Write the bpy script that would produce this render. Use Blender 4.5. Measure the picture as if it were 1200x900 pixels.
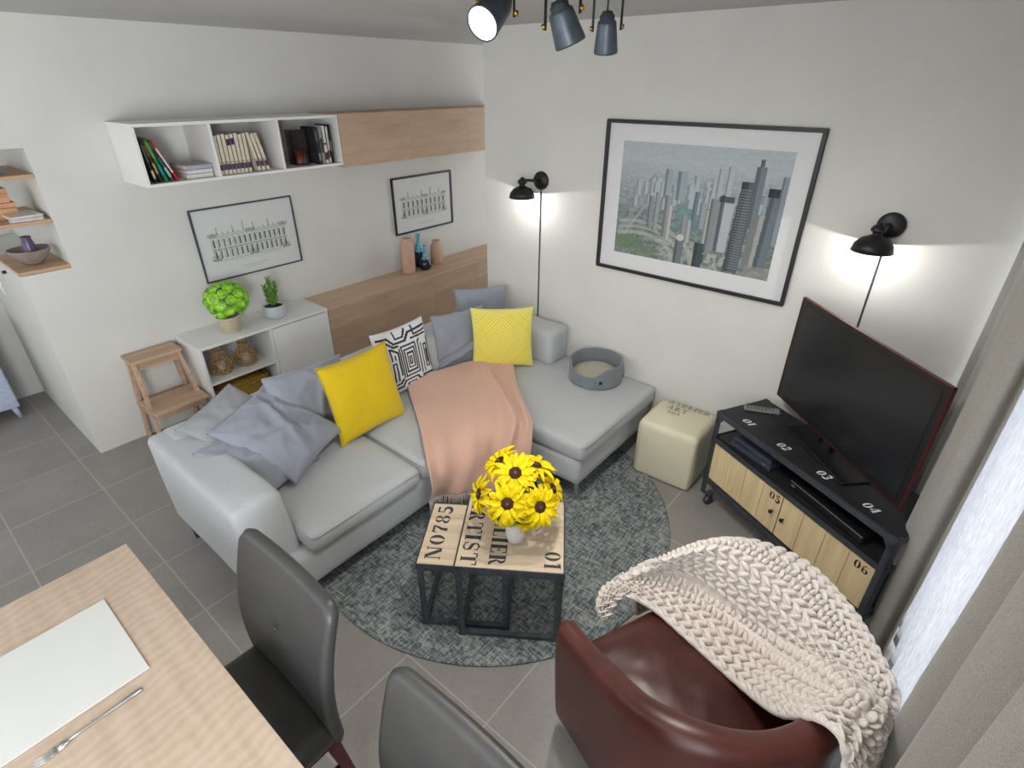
import bpy, bmesh, math, random
import numpy as np
from mathutils import Vector, Matrix, noise

random.seed(7); rng = np.random.default_rng(7)
S = bpy.context.scene
for o in list(bpy.data.objects): bpy.data.objects.remove(o)
PI = math.pi
def R(d): return math.radians(d)

# ------------------------------------------------------------------ camera
cam = bpy.data.cameras.new('camera'); camo = bpy.data.objects.new('camera', cam)
S.collection.objects.link(camo); S.camera = camo
cam.sensor_width = 36; cam.lens = 36*635.55/1200; cam.clip_start = .02
_th, _yaw, _ro = .5086, .6888, .0018
fw = Vector((math.cos(_yaw)*math.cos(_th), math.sin(_yaw)*math.cos(_th), -math.sin(_th)))
rt0 = Vector((math.sin(_yaw), -math.cos(_yaw), 0)); up0 = rt0.cross(fw)
rt = rt0*math.cos(_ro)+up0*math.sin(_ro); up = up0*math.cos(_ro)-rt0*math.sin(_ro)
M = Matrix((rt, up, -fw)).transposed().to_4x4(); M.translation = (0, 0, 2.2)
camo.matrix_world = M

# ------------------------------------------------------------------ world, light, exposure
W = bpy.data.worlds.new('world'); S.world = W; W.use_nodes = True
bg = W.node_tree.nodes['Background']
bg.inputs[0].default_value = (.93, .965, 1, 1); bg.inputs[1].default_value = 1.15
S.view_settings.view_transform = 'Standard'; S.view_settings.look = 'None'
S.view_settings.gamma = 1; S.view_settings.exposure = 1.26
S.view_settings.use_curve_mapping = False
def area(name, loc, rot, sx, sy, power, col, portal=False):
    l = bpy.data.lights.new(name, 'AREA'); l.shape = 'RECTANGLE'; l.size = sx; l.size_y = sy
    l.energy = power; l.color = col
    if portal: l.cycles.is_portal = True
    o = bpy.data.objects.new(name, l); S.collection.objects.link(o); o.location = loc; o.rotation_euler = rot
    return o
# daylight arriving through the french window (the window plane is y = -0.5)
area('window_daylight', (1.6, -.75, 1.2), (R(90), 0, 0), 3.1, 2.4, 118, (.93, .965, 1))
# added fill light at the unseen passage end, brightens the recess corner
area('passage_fill', (5.28, 3.05, 1.35), (R(90), 0, R(90)), .5, 2.0, 2.6, (.97, .98, 1))
# added fill light behind and left of the camera, no window known there
area('side_fill', (-1.05, -.75, 1.4), (R(90), 0, 0), .9, 1.9, 46, (.93, .96, 1))

# ------------------------------------------------------------------ object helpers
col = S.collection
def tagp(o, label=None, cat=None, group=None, kind=None):
    if label: o['label'] = label
    if cat: o['category'] = cat
    if group: o['group'] = group
    if kind: o['kind'] = kind
    return o
def thing(name, label, cat, loc=(0, 0, 0), rz=0, group=None):
    o = bpy.data.objects.new(name, None); col.objects.link(o); o.empty_display_size = .05
    o.location = loc; o.rotation_euler = (0, 0, rz)
    return tagp(o, label, cat, group)

def sub(a, b): return (a[0]-b[0], a[1]-b[1], a[2]-b[2])
class MB:
    def __init__(s): s.v = []; s.f = []; s.sm = []; s.c = []; s.m = Matrix()
    def add(s, vs, fs, smooth=True, colr=None):
        n = len(s.v)
        s.v += [tuple(s.m @ Vector(p)) for p in vs]
        s.f += [tuple(i+n for i in f) for f in fs]; s.sm += [smooth]*len(fs)
        if colr is not None:
            if isinstance(colr, tuple): colr = [colr]*len(vs)
            while len(s.c) < n: s.c.append((1, 1, 1))
            s.c += list(colr)
        return s
    def box(s, x0, x1, y0, y1, z0, z1, smooth=False, bev=0.0):
        if bev > 0:
            bm = bmesh.new(); bmesh.ops.create_cube(bm, size=1)
            for v in bm.verts:
                v.co = Vector(((x0+x1)/2+v.co.x*(x1-x0), (y0+y1)/2+v.co.y*(y1-y0), (z0+z1)/2+v.co.z*(z1-z0)))
            bmesh.ops.bevel(bm, geom=list(bm.edges), offset=bev, segments=2, profile=.6, affect='EDGES')
            bm.verts.index_update()
            vs = [tuple(v.co) for v in bm.verts]; fs = [tuple(v.index for v in f.verts) for f in bm.faces]
            bm.free(); return s.add(vs, fs, smooth)
        vs = [(x, y, z) for z in (z0, z1) for y in (y0, y1) for x in (x0, x1)]
        return s.add(vs, [(0, 2, 3, 1), (4, 5, 7, 6), (0, 1, 5, 4), (2, 6, 7, 3), (0, 4, 6, 2), (1, 3, 7, 5)], smooth)
    def lathe(s, prof, n=32, c=(0, 0, 0), smooth=True, caps=False):
        vs = []; fs = []
        for r, z in prof:
            for k in range(n):
                a = 2*PI*k/n; vs.append((c[0]+r*math.cos(a), c[1]+r*math.sin(a), c[2]+z))
        for i in range(len(prof)-1):
            for k in range(n):
                k2 = (k+1) % n; fs.append((i*n+k, i*n+k2, (i+1)*n+k2, (i+1)*n+k))
        if caps:
            fs.append(tuple(range(n-1, -1, -1))); fs.append(tuple((len(prof)-1)*n+k for k in range(n)))
        return s.add(vs, fs, smooth)
    def tube(s, pts, r, n=8, caps=True, smooth=True):
        pts = [Vector(p) for p in pts]; rs = r if isinstance(r, (list, tuple)) else [r]*len(pts)
        vs = []; fs = []; prev = None
        for i, p in enumerate(pts):
            t = (pts[min(i+1, len(pts)-1)]-pts[max(i-1, 0)])
            if t.length < 1e-9: t = Vector((0, 0, 1))
            t.normalize()
            if prev is None:
                a = Vector((0, 0, 1)) if abs(t.z) < .9 else Vector((1, 0, 0))
                u = t.cross(a).normalized()
            else:
                u = (prev-t*prev.dot(t)).normalized()
            prev = u; w = t.cross(u)
            for k in range(n):
                a = 2*PI*k/n+PI/4*(n == 4); vs.append(tuple(p+(u*math.cos(a)+w*math.sin(a))*rs[i]))
        for i in range(len(pts)-1):
            for k in range(n):
                k2 = (k+1) % n; fs.append((i*n+k, i*n+k2, (i+1)*n+k2, (i+1)*n+k))
        if caps:
            fs.append(tuple(range(n-1, -1, -1))); fs.append(tuple((len(pts)-1)*n+k for k in range(n)))
        return s.add(vs, fs, smooth)
    def bar(s, a, b, w, d=None, upv=(0, 0, 1)):   # rectangular bar
        a = Vector(a); b = Vector(b); d = d or w; t = (b-a).normalized(); u = Vector(upv)
        if abs(t.dot(u)) > .95: u = Vector((0, 1, 0))
        x = t.cross(u).normalized(); y = x.cross(t)
        vs = [tuple(p+x*sx*w/2+y*sy*d/2) for p in (a, b) for sx, sy in ((-1, -1), (1, -1), (1, 1), (-1, 1))]
        return s.add(vs, [(0, 1, 2, 3), (7, 6, 5, 4), (0, 4, 5, 1), (1, 5, 6, 2), (2, 6, 7, 3), (3, 7, 4, 0)], False)
    def grid(s, fn, nu, nv, colf=None, smooth=True, closeu=False):
        vs = [fn(i/(nu-1) if not closeu else i/nu, j/(nv-1)) for j in range(nv) for i in range(nu)]
        cs = [colf(i/(nu-1), j/(nv-1)) for j in range(nv) for i in range(nu)] if colf else None
        fs = [(j*nu+i, j*nu+(i+1) % nu, (j+1)*nu+(i+1) % nu, (j+1)*nu+i) for j in range(nv-1) for i in range(nu if closeu else nu-1)]
        return s.add(vs, fs, smooth, cs)
    def poly(s, pts, z=0, th=.0006):  # flat extruded polygon in xy
        n = len(pts); vs = [(x, y, z) for x, y in pts]+[(x, y, z+th) for x, y in pts]
        fs = [tuple(range(n-1, -1, -1)), tuple(range(n, 2*n))]+[(i, (i+1) % n, n+(i+1) % n, n+i) for i in range(n)]
        return s.add(vs, fs, False)
    def ell(s, c, rx, ry, rz, n=12, m=8, M3=None):
        vs = []; fs = []
        for j in range(m+1):
            ph = PI*j/m
            for k in range(n):
                a = 2*PI*k/n; p = Vector((rx*math.sin(ph)*math.cos(a), ry*math.sin(ph)*math.sin(a), rz*math.cos(ph)))
                if M3 is not None: p = M3 @ p
                vs.append((c[0]+p.x, c[1]+p.y, c[2]+p.z))
        for j in range(m):
            for k in range(n):
                k2 = (k+1) % n; fs.append((j*n+k, (j+1)*n+k, (j+1)*n+k2, j*n+k2))
        return s.add(vs, fs)
    def build(s, name, mat, parent=None, solid=0, bevel=0, subd=0):
        me = bpy.data.meshes.new(name); me.from_pydata(s.v, [], s.f); me.update()
        me.polygons.foreach_set('use_smooth', s.sm)
        if s.c:
            while len(s.c) < len(s.v): s.c.append((1, 1, 1))
            ca = me.color_attributes.new('Col', 'FLOAT_COLOR', 'POINT')
            arr = np.ones((len(s.v), 4), np.float32); arr[:, :3] = np.array(s.c, np.float32); ca.data.foreach_set('color', arr.ravel())
        bm = bmesh.new(); bm.from_mesh(me); bmesh.ops.remove_doubles(bm, verts=bm.verts, dist=1e-6)
        bmesh.ops.recalc_face_normals(bm, faces=bm.faces); bm.to_mesh(me); bm.free()
        if mat: me.materials.append(mat)
        o = bpy.data.objects.new(name, me); col.objects.link(o)
        if parent: o.parent = parent
        if solid: m = o.modifiers.new('solid', 'SOLIDIFY'); m.thickness = solid; m.offset = 0
        if bevel: m = o.modifiers.new('bevel', 'BEVEL'); m.width = bevel; m.segments = 2; m.limit_method = 'ANGLE'
        if subd: m = o.modifiers.new('sub', 'SUBSURF'); m.levels = subd; m.render_levels = subd
        return o
def fbm(p, o=3):
    return noise.fractal(Vector(p), 1.0, 2.0, o)
def softbox(mb, c, hx, hy, hz, r, n=(14, 14, 6), puff=0.0, nz=0.0, nf=3.0, seed=0, side=0.0, shear=None):
    """rounded, softly puffed cushion block"""
    nx, ny, nzz = n
    bm = bmesh.new(); idx = {}
    def vert(p):
        key = tuple(round(q, 5) for q in p)
        if key not in idx: idx[key] = bm.verts.new(p)
        return idx[key]
    def face(fn, a, b):
        for i in range(a):
            for j in range(b):
                q = [vert(fn(i/a*2-1, j/b*2-1)), vert(fn((i+1)/a*2-1, j/b*2-1)), vert(fn((i+1)/a*2-1, (j+1)/b*2-1)), vert(fn(i/a*2-1, (j+1)/b*2-1))]
                try: bm.faces.new(q)
                except ValueError: pass
    for sg in (-1, 1):
        face(lambda a, b: (a, b, sg), nx, ny); face(lambda a, b: (a, sg, b), nx, nzz); face(lambda a, b: (sg, a, b), ny, nzz)
    for v in bm.verts:
        a, b, q = v.co
        # concentrate samples near the rounded edges
        w = lambda t: math.sin(t*PI/2)*.6+t*.4
        a, b, q = w(a), w(b), w(q)
        p = Vector((a*hx, b*hy, q*hz))
        inn = Vector((max(-hx+r, min(hx-r, p.x)), max(-hy+r, min(hy-r, p.y)), max(-hz+r, min(hz-r, p.z))))
        d = p-inn
        if d.length > 1e-9: p = inn+d.normalized()*r
        p.z += puff*(1-a*a)*(1-b*b)*(1 if q > 0 else 0)*min(1, abs(q)*1.2)
        p.x += side*a*(1-b*b)*(1-q*q); p.y += side*b*(1-a*a)*(1-q*q)
        if nz:
            k = fbm((p.x*nf+seed, p.y*nf, p.z*nf)); p += Vector((.3*a, .3*b, 1.0 if q > .5 else .3*q))*nz*k
        if shear: p = shear(p)
        v.co = p
    bm.verts.index_update()
    mb.add([(c[0]+v.co.x, c[1]+v.co.y, c[2]+v.co.z) for v in bm.verts], [tuple(v.index for v in f.verts) for f in bm.faces], True)
    bm.free()
    return mb

# ------------------------------------------------------------------ materials
MATS = {}
def s2l(c):
    f = lambda u: u/12.92 if u <= .04045 else ((u+.055)/1.055)**2.4
    return tuple(f(u/255) for u in c)
class NT:
    def __init__(s, name, rough=.6, spec=.5, metal=0):
        s.m = bpy.data.materials.new(name); s.m.use_nodes = True; s.t = s.m.node_tree; s.b = s.t.nodes['Principled BSDF']
        s.b.inputs['Roughness'].default_value = rough; s.b.inputs['Specular IOR Level'].default_value = spec; s.b.inputs['Metallic'].default_value = metal
    def n(s, t, **k):
        nd = s.t.nodes.new(t)
        for a, b in k.items():
            if a.startswith('i_'):
                key = a[2:]; nd.inputs[int(key) if key.isdigit() else key.replace('_', ' ')].default_value = b
            else: setattr(nd, a, b)
        return nd
    def l(s, a, b): s.t.links.new(a, b)
    def base(s, c): s.b.inputs['Base Color'].default_value = (*s2l(c), 1)
    def coord(s, scale=(1, 1, 1), rot=(0, 0, 0), kind='Object'):
        tc = s.n('ShaderNodeTexCoord'); mp = s.n('ShaderNodeMapping'); mp.inputs['Scale'].default_value = scale; mp.inputs['Rotation'].default_value = rot
        s.l(tc.outputs[kind], mp.inputs[0]); return mp.outputs[0]
    def noise(s, vec, scale, detail=3, rough=.5):
        nd = s.n('ShaderNodeTexNoise'); nd.inputs['Scale'].default_value = scale; nd.inputs['Detail'].default_value = detail; nd.inputs['Roughness'].default_value = rough
        s.l(vec, nd.inputs['Vector']); return nd.outputs['Fac']
    def ramp(s, fac, stops):
        nd = s.n('ShaderNodeValToRGB'); e = nd.color_ramp.elements
        while len(e) < len(stops): e.new(.5)
        for i, (p, c) in enumerate(stops): e[i].position = p; e[i].color = (*s2l(c), 1)
        s.l(fac, nd.inputs[0]); return nd.outputs[0]
    def mix(s, fac, a, b, mode='MIX'):
        nd = s.n('ShaderNodeMix', data_type='RGBA', blend_type=mode)
        for sock, v in ((nd.inputs[0], fac), (nd.inputs[6], a), (nd.inputs[7], b)):
            if hasattr(v, 'links'): s.l(v, sock)
            elif isinstance(v, (int, float)): sock.default_value = v
            else: sock.default_value = (*s2l(v), 1)
        return nd.outputs[2]
    def math(s, op, a, b=None, c=None):
        nd = s.n('ShaderNodeMath', operation=op)
        for i, v in enumerate((a, b, c)):
            if v is None: continue
            if hasattr(v, 'links'): s.l(v, nd.inputs[i])
            else: nd.inputs[i].default_value = v
        return nd.outputs[0]
    def bump(s, h, strength=.2, dist=.01):
        nd = s.n('ShaderNodeBump'); nd.inputs['Strength'].default_value = strength; nd.inputs['Distance'].default_value = dist
        s.l(h, nd.inputs['Height']); s.l(nd.outputs[0], s.b.inputs['Normal'])
    def col(s, sock): s.l(sock, s.b.inputs['Base Color'])
def plain(name, c, rough=.6, spec=.5, metal=0, var=.04, nscale=40, bump=0.0, bdist=.002, sheen=0):
    if name in MATS: return MATS[name]
    t = NT(name, rough, spec, metal); v = t.coord(); f = t.noise(v, nscale, 4)
    lo = tuple(max(0, q*(1-var)) for q in c); hi = tuple(min(255, q*(1+var)) for q in c)
    t.col(t.ramp(f, [(.3, lo), (.7, hi)]))
    if bump: t.bump(f, bump, bdist)
    if sheen: t.b.inputs['Sheen Weight'].default_value = sheen
    MATS[name] = t.m; return t.m
def wood(name, a, b, c, axis='X', scale=1.0, rough=.5, contrast=1.0):
    if name in MATS: return MATS[name]
    t = NT(name, rough, .4); st = {'X': (1.2, 14, 14), 'Y': (14, 1.2, 14), 'Z': (14, 14, 1.2)}[axis]
    v = t.coord(tuple(q*scale for q in st)); f = t.noise(v, 1.6, 5, .6)
    fine = t.noise(t.coord(tuple(q*scale*6 for q in st)), 2.5, 2)
    base = t.ramp(f, [(.3, a), (.5, b), (.72, c)])
    t.col(t.mix(.18, base, t.ramp(fine, [(.35, a), (.65, c)])))
    t.bump(fine, .06, .002); MATS[name] = t.m; return t.m
def fabric(name, c, weave=900, var=.06, bump=.25, sheen=.3, rough=.85, big=0.03):
    if name in MATS: return MATS[name]
    t = NT(name, rough, .25); v = t.coord()
    w1 = t.noise(t.coord((1, .25, 1)), weave, 1); w2 = t.noise(t.coord((.25, 1, 1)), weave, 1); f = t.math('ADD', w1, w2)
    f = t.math('MULTIPLY', f, .5); g = t.noise(v, 5, 3)
    lo = tuple(q*(1-var) for q in c); hi = tuple(min(255, q*(1+var)) for q in c)
    base = t.ramp(f, [(.35, lo), (.65, hi)])
    lo2 = tuple(q*(1-big) for q in c)
    t.col(t.mix(t.math('MULTIPLY', g, .35), base, lo2))
    t.bump(f, bump, .0015); t.b.inputs['Sheen Weight'].default_value = sheen; t.b.inputs['Sheen Roughness'].default_value = .5
    MATS[name] = t.m; return t.m
def leather(name, a, b, rough=.38, scale=14, spec=.5):
    if name in MATS: return MATS[name]
    t = NT(name, rough, spec); v = t.coord(); f = t.noise(v, scale*.25, 4, .6); g = t.noise(v, scale*22, 3)
    t.col(t.ramp(f, [(.32, a), (.68, b)])); t.bump(g, .12, .0012)
    rr = t.math('MULTIPLY_ADD', f, .25, rough-.12); t.l(rr, t.b.inputs['Roughness']); MATS[name] = t.m; return t.m
def vcol(name, rough=.6, weave=0, spec=.4, bump=.2):
    if name in MATS: return MATS[name]
    t = NT(name, rough, spec); a = t.n('ShaderNodeVertexColor', layer_name='Col')
    if weave:
        f = t.noise(t.coord(), weave, 2); t.col(t.mix(.12, a.outputs[0], t.ramp(f, [(.3, (60, 60, 60)), (.7, (235, 235, 235))]), 'OVERLAY')); t.bump(f, bump, .0015)
    else: t.col(a.outputs[0])
    MATS[name] = t.m; return t.m
def emit(name, c, s):
    if name in MATS: return MATS[name]
    t = NT(name); t.b.inputs['Emission Color'].default_value = (*c, 1); t.b.inputs['Emission Strength'].default_value = s; MATS[name] = t.m; return t.m

m_wall = plain('wall_paint', (211, 210, 205), .9, .2, 0, .012, 3, .05, .001)
m_ceil = plain('ceiling_paint', (196, 195, 193), .95, .2, 0, .012, 3)
m_white = plain('white_lacquer', (226, 226, 223), .45, .4, 0, .012, 6)
m_pale = plain('pale_lacquer', (228, 227, 224), .4, .4, 0, .012, 6)
m_dark = plain('black_metal', (34, 35, 37), .42, .5, .3, .08, 60)
m_gun = plain('gunmetal', (80, 88, 96), .42, .5, .5, .12, 30, .08)
m_brass = plain('brass', (178, 140, 66), .35, .5, .9)
m_chrome = plain('brushed_steel', (196, 196, 196), .3, .5, .9)
m_blk = plain('black_plastic', (24, 25, 28), .35, .5)
m_bwood = plain('black_stained_board', (34, 35, 38), .5, .4, 0, .12, 20, .1)
m_oak = wood('oak_veneer', (184, 154, 126), (200, 170, 142), (212, 184, 157), 'X', 1.0, .5)
m_oakd = wood('oak_front', (174, 146, 120), (187, 159, 133), (199, 172, 146), 'X', .8, .5)
m_shelfoak = wood('oak_shelf_board', (170, 136, 108), (191, 157, 126), (206, 174, 142), 'X', 1, .5)
m_stool = wood('beech_stool', (166, 135, 110), (188, 157, 131), (204, 175, 150), 'X', 1.4, .55)
m_pine = wood('pine_boards', (205, 181, 136), (222, 199, 155), (233, 213, 172), 'Z', 1, .55)
m_plank = wood('pale_plank', (196, 174, 147), (211, 191, 164), (224, 206, 180), 'X', 1, .5)
m_sofa = fabric('sofa_fabric', (180, 183, 185), 700, .05, .2, .2)
m_grey = fabric('grey_satin', (140, 145, 156), 500, .03, .06, .35, .5)
m_grey2 = fabric('grey_linen', (147, 149, 152), 600, .05, .2, .2)
m_yel = fabric('mustard_velvet', (214, 183, 16), 600, .05, .12, .2, .7)
m_pink = fabric('peach_wool', (212, 172, 152), 500, .04, .15, .35)
m_felt = fabric('grey_felt', (118, 125, 130), 400, .07, .3, .2)
m_cream = fabric('cream_canvas', (216, 211, 184), 500, .03, .12, .1)
m_mat = fabric('oatmeal_mat', (170, 165, 148), 300, .08, .3, .2)
m_curt = fabric('taupe_linen', (148, 145, 138), 450, .10, .25, .2)
m_knit = fabric('knit_wool', (220, 211, 203), 260, .07, .35, .4)
m_lea = leather('oxblood_leather', (62, 28, 24), (96, 50, 44), .36, 12)
m_chair = leather('charcoal_leather', (51, 52, 52), (68, 68, 67), .42, 10)
m_redwood = wood('mahogany_leg', (62, 20, 20), (84, 30, 28), (100, 40, 34), 'Z', 1, .4)

# sheer voile: translucent cloth that lets daylight in
def sheer_mat():
    t = NT('sheer_voile', .8, .1); nt = t.t
    out = nt.nodes['Material Output']; tr = t.n('ShaderNodeBsdfTransparent'); tl = t.n('ShaderNodeBsdfTranslucent'); df = t.n('ShaderNodeBsdfDiffuse')
    f = t.noise(t.coord((60, 60, 3)), 8, 3)
    c = t.ramp(f, [(.3, (178, 180, 184)), (.7, (216, 217, 220))]); t.l(c, tl.inputs[0]); t.l(c, df.inputs[0])
    a = t.n('ShaderNodeMixShader'); a.inputs[0].default_value = .55; t.l(tl.outputs[0], a.inputs[1]); t.l(df.outputs[0], a.inputs[2])
    b = t.n('ShaderNodeMixShader'); b.inputs[0].default_value = .975; t.l(tr.outputs[0], b.inputs[1]); t.l(a.outputs[0], b.inputs[2])
    t.l(b.outputs[0], out.inputs[0]); return t.m
m_sheer = sheer_mat()
def glass_mat(name='clear_glass', c=(1, 1, 1, 1), rough=.02):
    t = NT(name, rough); out = t.t.nodes['Material Output']; tr = t.n('ShaderNodeBsdfTransparent'); tr.inputs[0].default_value = c
    g = t.n('ShaderNodeBsdfGlossy'); g.inputs['Roughness'].default_value = rough; fr = t.n('ShaderNodeFresnel'); fr.inputs[0].default_value = 1.35
    mx = t.n('ShaderNodeMixShader'); t.l(fr.outputs[0], mx.inputs[0]); t.l(tr.outputs[0], mx.inputs[1]); t.l(g.outputs[0], mx.inputs[2]); t.l(mx.outputs[0], out.inputs[0])
    return t.m
m_glass = glass_mat()

# ================================================================== SETTING
XB = 3.03; YA = 4.034; CE = 2.5; YE = 2.74
def struct(name, mb, m, **k):
    o = mb.build(name, m, **k); o['kind'] = 'structure'; return o
def floor_mat():
    t = NT('floor_tiles', .42, .4); tc = t.n('ShaderNodeTexCoord'); sp = t.n('ShaderNodeSeparateXYZ'); t.l(tc.outputs['Object'], sp.inputs[0])
    def line(sock, off):
        a = t.math('DIVIDE', t.math('SUBTRACT', sock, off), .46); fr = t.math('FRACT', a)
        d = t.math('ABSOLUTE', t.math('SUBTRACT', fr, .5)); return t.math('GREATER_THAN', d, .5-.0035/.46), t.math('FLOOR', a)
    gx, ix = line(sp.outputs[0], .41-4.6); gy, iy = line(sp.outputs[1], .385-4.6)
    g = t.math('MAXIMUM', gx, gy)
    cid = t.n('ShaderNodeCombineXYZ'); t.l(ix, cid.inputs[0]); t.l(iy, cid.inputs[1])
    wn = t.n('ShaderNodeTexWhiteNoise', noise_dimensions='3D'); t.l(cid.outputs[0], wn.inputs[0])
    add = t.n('ShaderNodeVectorMath', operation='MULTIPLY_ADD'); t.l(wn.outputs['Color'], add.inputs[0]); add.inputs[1].default_value = (7, 7, 7); t.l(tc.outputs['Object'], add.inputs[2])
    f = t.noise(add.outputs[0], 3, 5, .6); f2 = t.noise(add.outputs[0], 60, 3)
    base = t.ramp(f, [(.3, (138, 135, 130)), (.7, (154, 150, 145))])
    base = t.mix(.12, base, t.ramp(f2, [(.3, (105, 102, 98)), (.7, (170, 167, 162))]))
    base = t.mix(t.math('MULTIPLY', wn.outputs['Value'], .14), base, (158, 153, 146))
    t.col(t.mix(g, base, (172, 168, 160))); t.bump(t.math('MULTIPLY_ADD', g, -1.0, t.math('MULTIPLY', f2, .15)), .25, .002)
    return t.m
struct('floor', MB().box(-2.6, 5.4, -.62, 6.2, -.06, 0), floor_mat())
struct('ceiling', MB().box(-1.75, 5.4, -.62, 6.2, CE, CE+.06), m_ceil)
struct('wall_left', MB().box(.77, 5.4, YA, YA+1.3, 0, CE), m_wall)
struct('wall_left_column', MB().box(.53, .77, YA, YA+1.3, 0, 1.228), m_wall)
struct('wall_left_lintel', MB().box(-1.75, .77, YA, YA+.5, 1.885, CE), m_wall)
struct('wall_back', MB().box(-1.75, 5.4, 5.36, 5.46, 0, CE), m_wall)
struct('wall_right', MB().box(XB, 5.4, -.62, YE, 0, CE), m_wall)
struct('passage_light_baffle', MB().box(5.3, 5.4, 3.35, YA, 0, CE), m_wall)  # added out of view, narrows the passage end to dim the recess
struct('rear_light_baffle', MB().box(-1.75, -1.65, -.5, 5.36, 0, 1.3), m_wall)  # half-height wall added behind the camera to block low light
w = MB(); w.box(-.6, .1, -.62, -.5, 0, CE); w.box(-1.75, -1.55, -.62, -.5, 0, CE); w.box(-1.55, -.6, -.62, -.5, 2.3, CE); w.box(3.0, XB, -.62, -.5, 0, CE); w.box(.1, 3.0, -.62, -.5, 2.3, CE)  # the opening left of the camera is added to admit the side fill
struct('wall_window_side', w, m_wall)
wf = bpy.data.objects.new('window_1', None); col.objects.link(wf); wf['kind'] = 'structure'
f_ = MB()
for x0, x1 in ((.1, .16), (1.45, 1.55), (2.97, 3.0)): f_.box(x0, x1, -.6, -.53, 0, 2.3)
f_.box(.16, 2.97, -.6, -.53, 0, .05); f_.box(.16, 2.97, -.6, -.53, 2.22, 2.3)
f_.build('window_frame', m_pale, wf)
for x0, x1 in ((.16, 1.45), (1.55, 2.97)): MB().box(x0, x1, -.572, -.566, .05, 2.22).build('window_pane', m_glass, wf)

# ================================================================== LETTERING
def stroke(pts, ws):
    """variable width stroke -> polygon"""
    n = len(pts); L = []; Rr = []
    for i, (x, y) in enumerate(pts):
        a = pts[max(i-1, 0)]; b = pts[min(i+1, n-1)]; dx, dy = b[0]-a[0], b[1]-a[1]; q = math.hypot(dx, dy) or 1
        w_ = (ws if isinstance(ws, (int, float)) else ws[i])/2; nx, ny = -dy/q*w_, dx/q*w_
        L.append((x+nx, y+ny)); Rr.append((x-nx, y-ny))
    return L+Rr[::-1]
def rect(x0, y0, x1, y1): return [(x0, y0), (x1, y0), (x1, y1), (x0, y1)]
def cres(cx, cy, rx, ry, ix, iy, a0, a1, n=14):
    o = [(cx+rx*math.cos(R(a0+(a1-a0)*i/n)), cy+ry*math.sin(R(a0+(a1-a0)*i/n))) for i in range(n+1)]
    q = [(cx+ix*math.cos(R(a0+(a1-a0)*i/n)), cy+iy*math.sin(R(a0+(a1-a0)*i/n))) for i in range(n+1)]
    return o+q[::-1]
def ring(cx, cy, rx, ry, t): return [cres(cx, cy, rx, ry, rx-t, ry-.06, 98, 262), cres(cx, cy, rx, ry, rx-t, ry-.06, -82, 82)]
def arc(cx, cy, rx, ry, a0, a1, w0, w1, n=14):
    pts = [(cx+rx*math.cos(R(a0+(a1-a0)*i/n)), cy+ry*math.sin(R(a0+(a1-a0)*i/n))) for i in range(n+1)]
    ws = [w0+(w1-w0)*math.sin(PI*i/n) for i in range(n+1)]; return stroke(pts, ws)
def stem(x, w_=.25, y0=0, y1=1, serif=.07):
    return [rect(x-w_/2, y0, x+w_/2, y1), rect(x-w_/2-serif, y0, x+w_/2+serif, y0+.05), rect(x-w_/2-serif, y1-.05, x+w_/2+serif, y1)]
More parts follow.
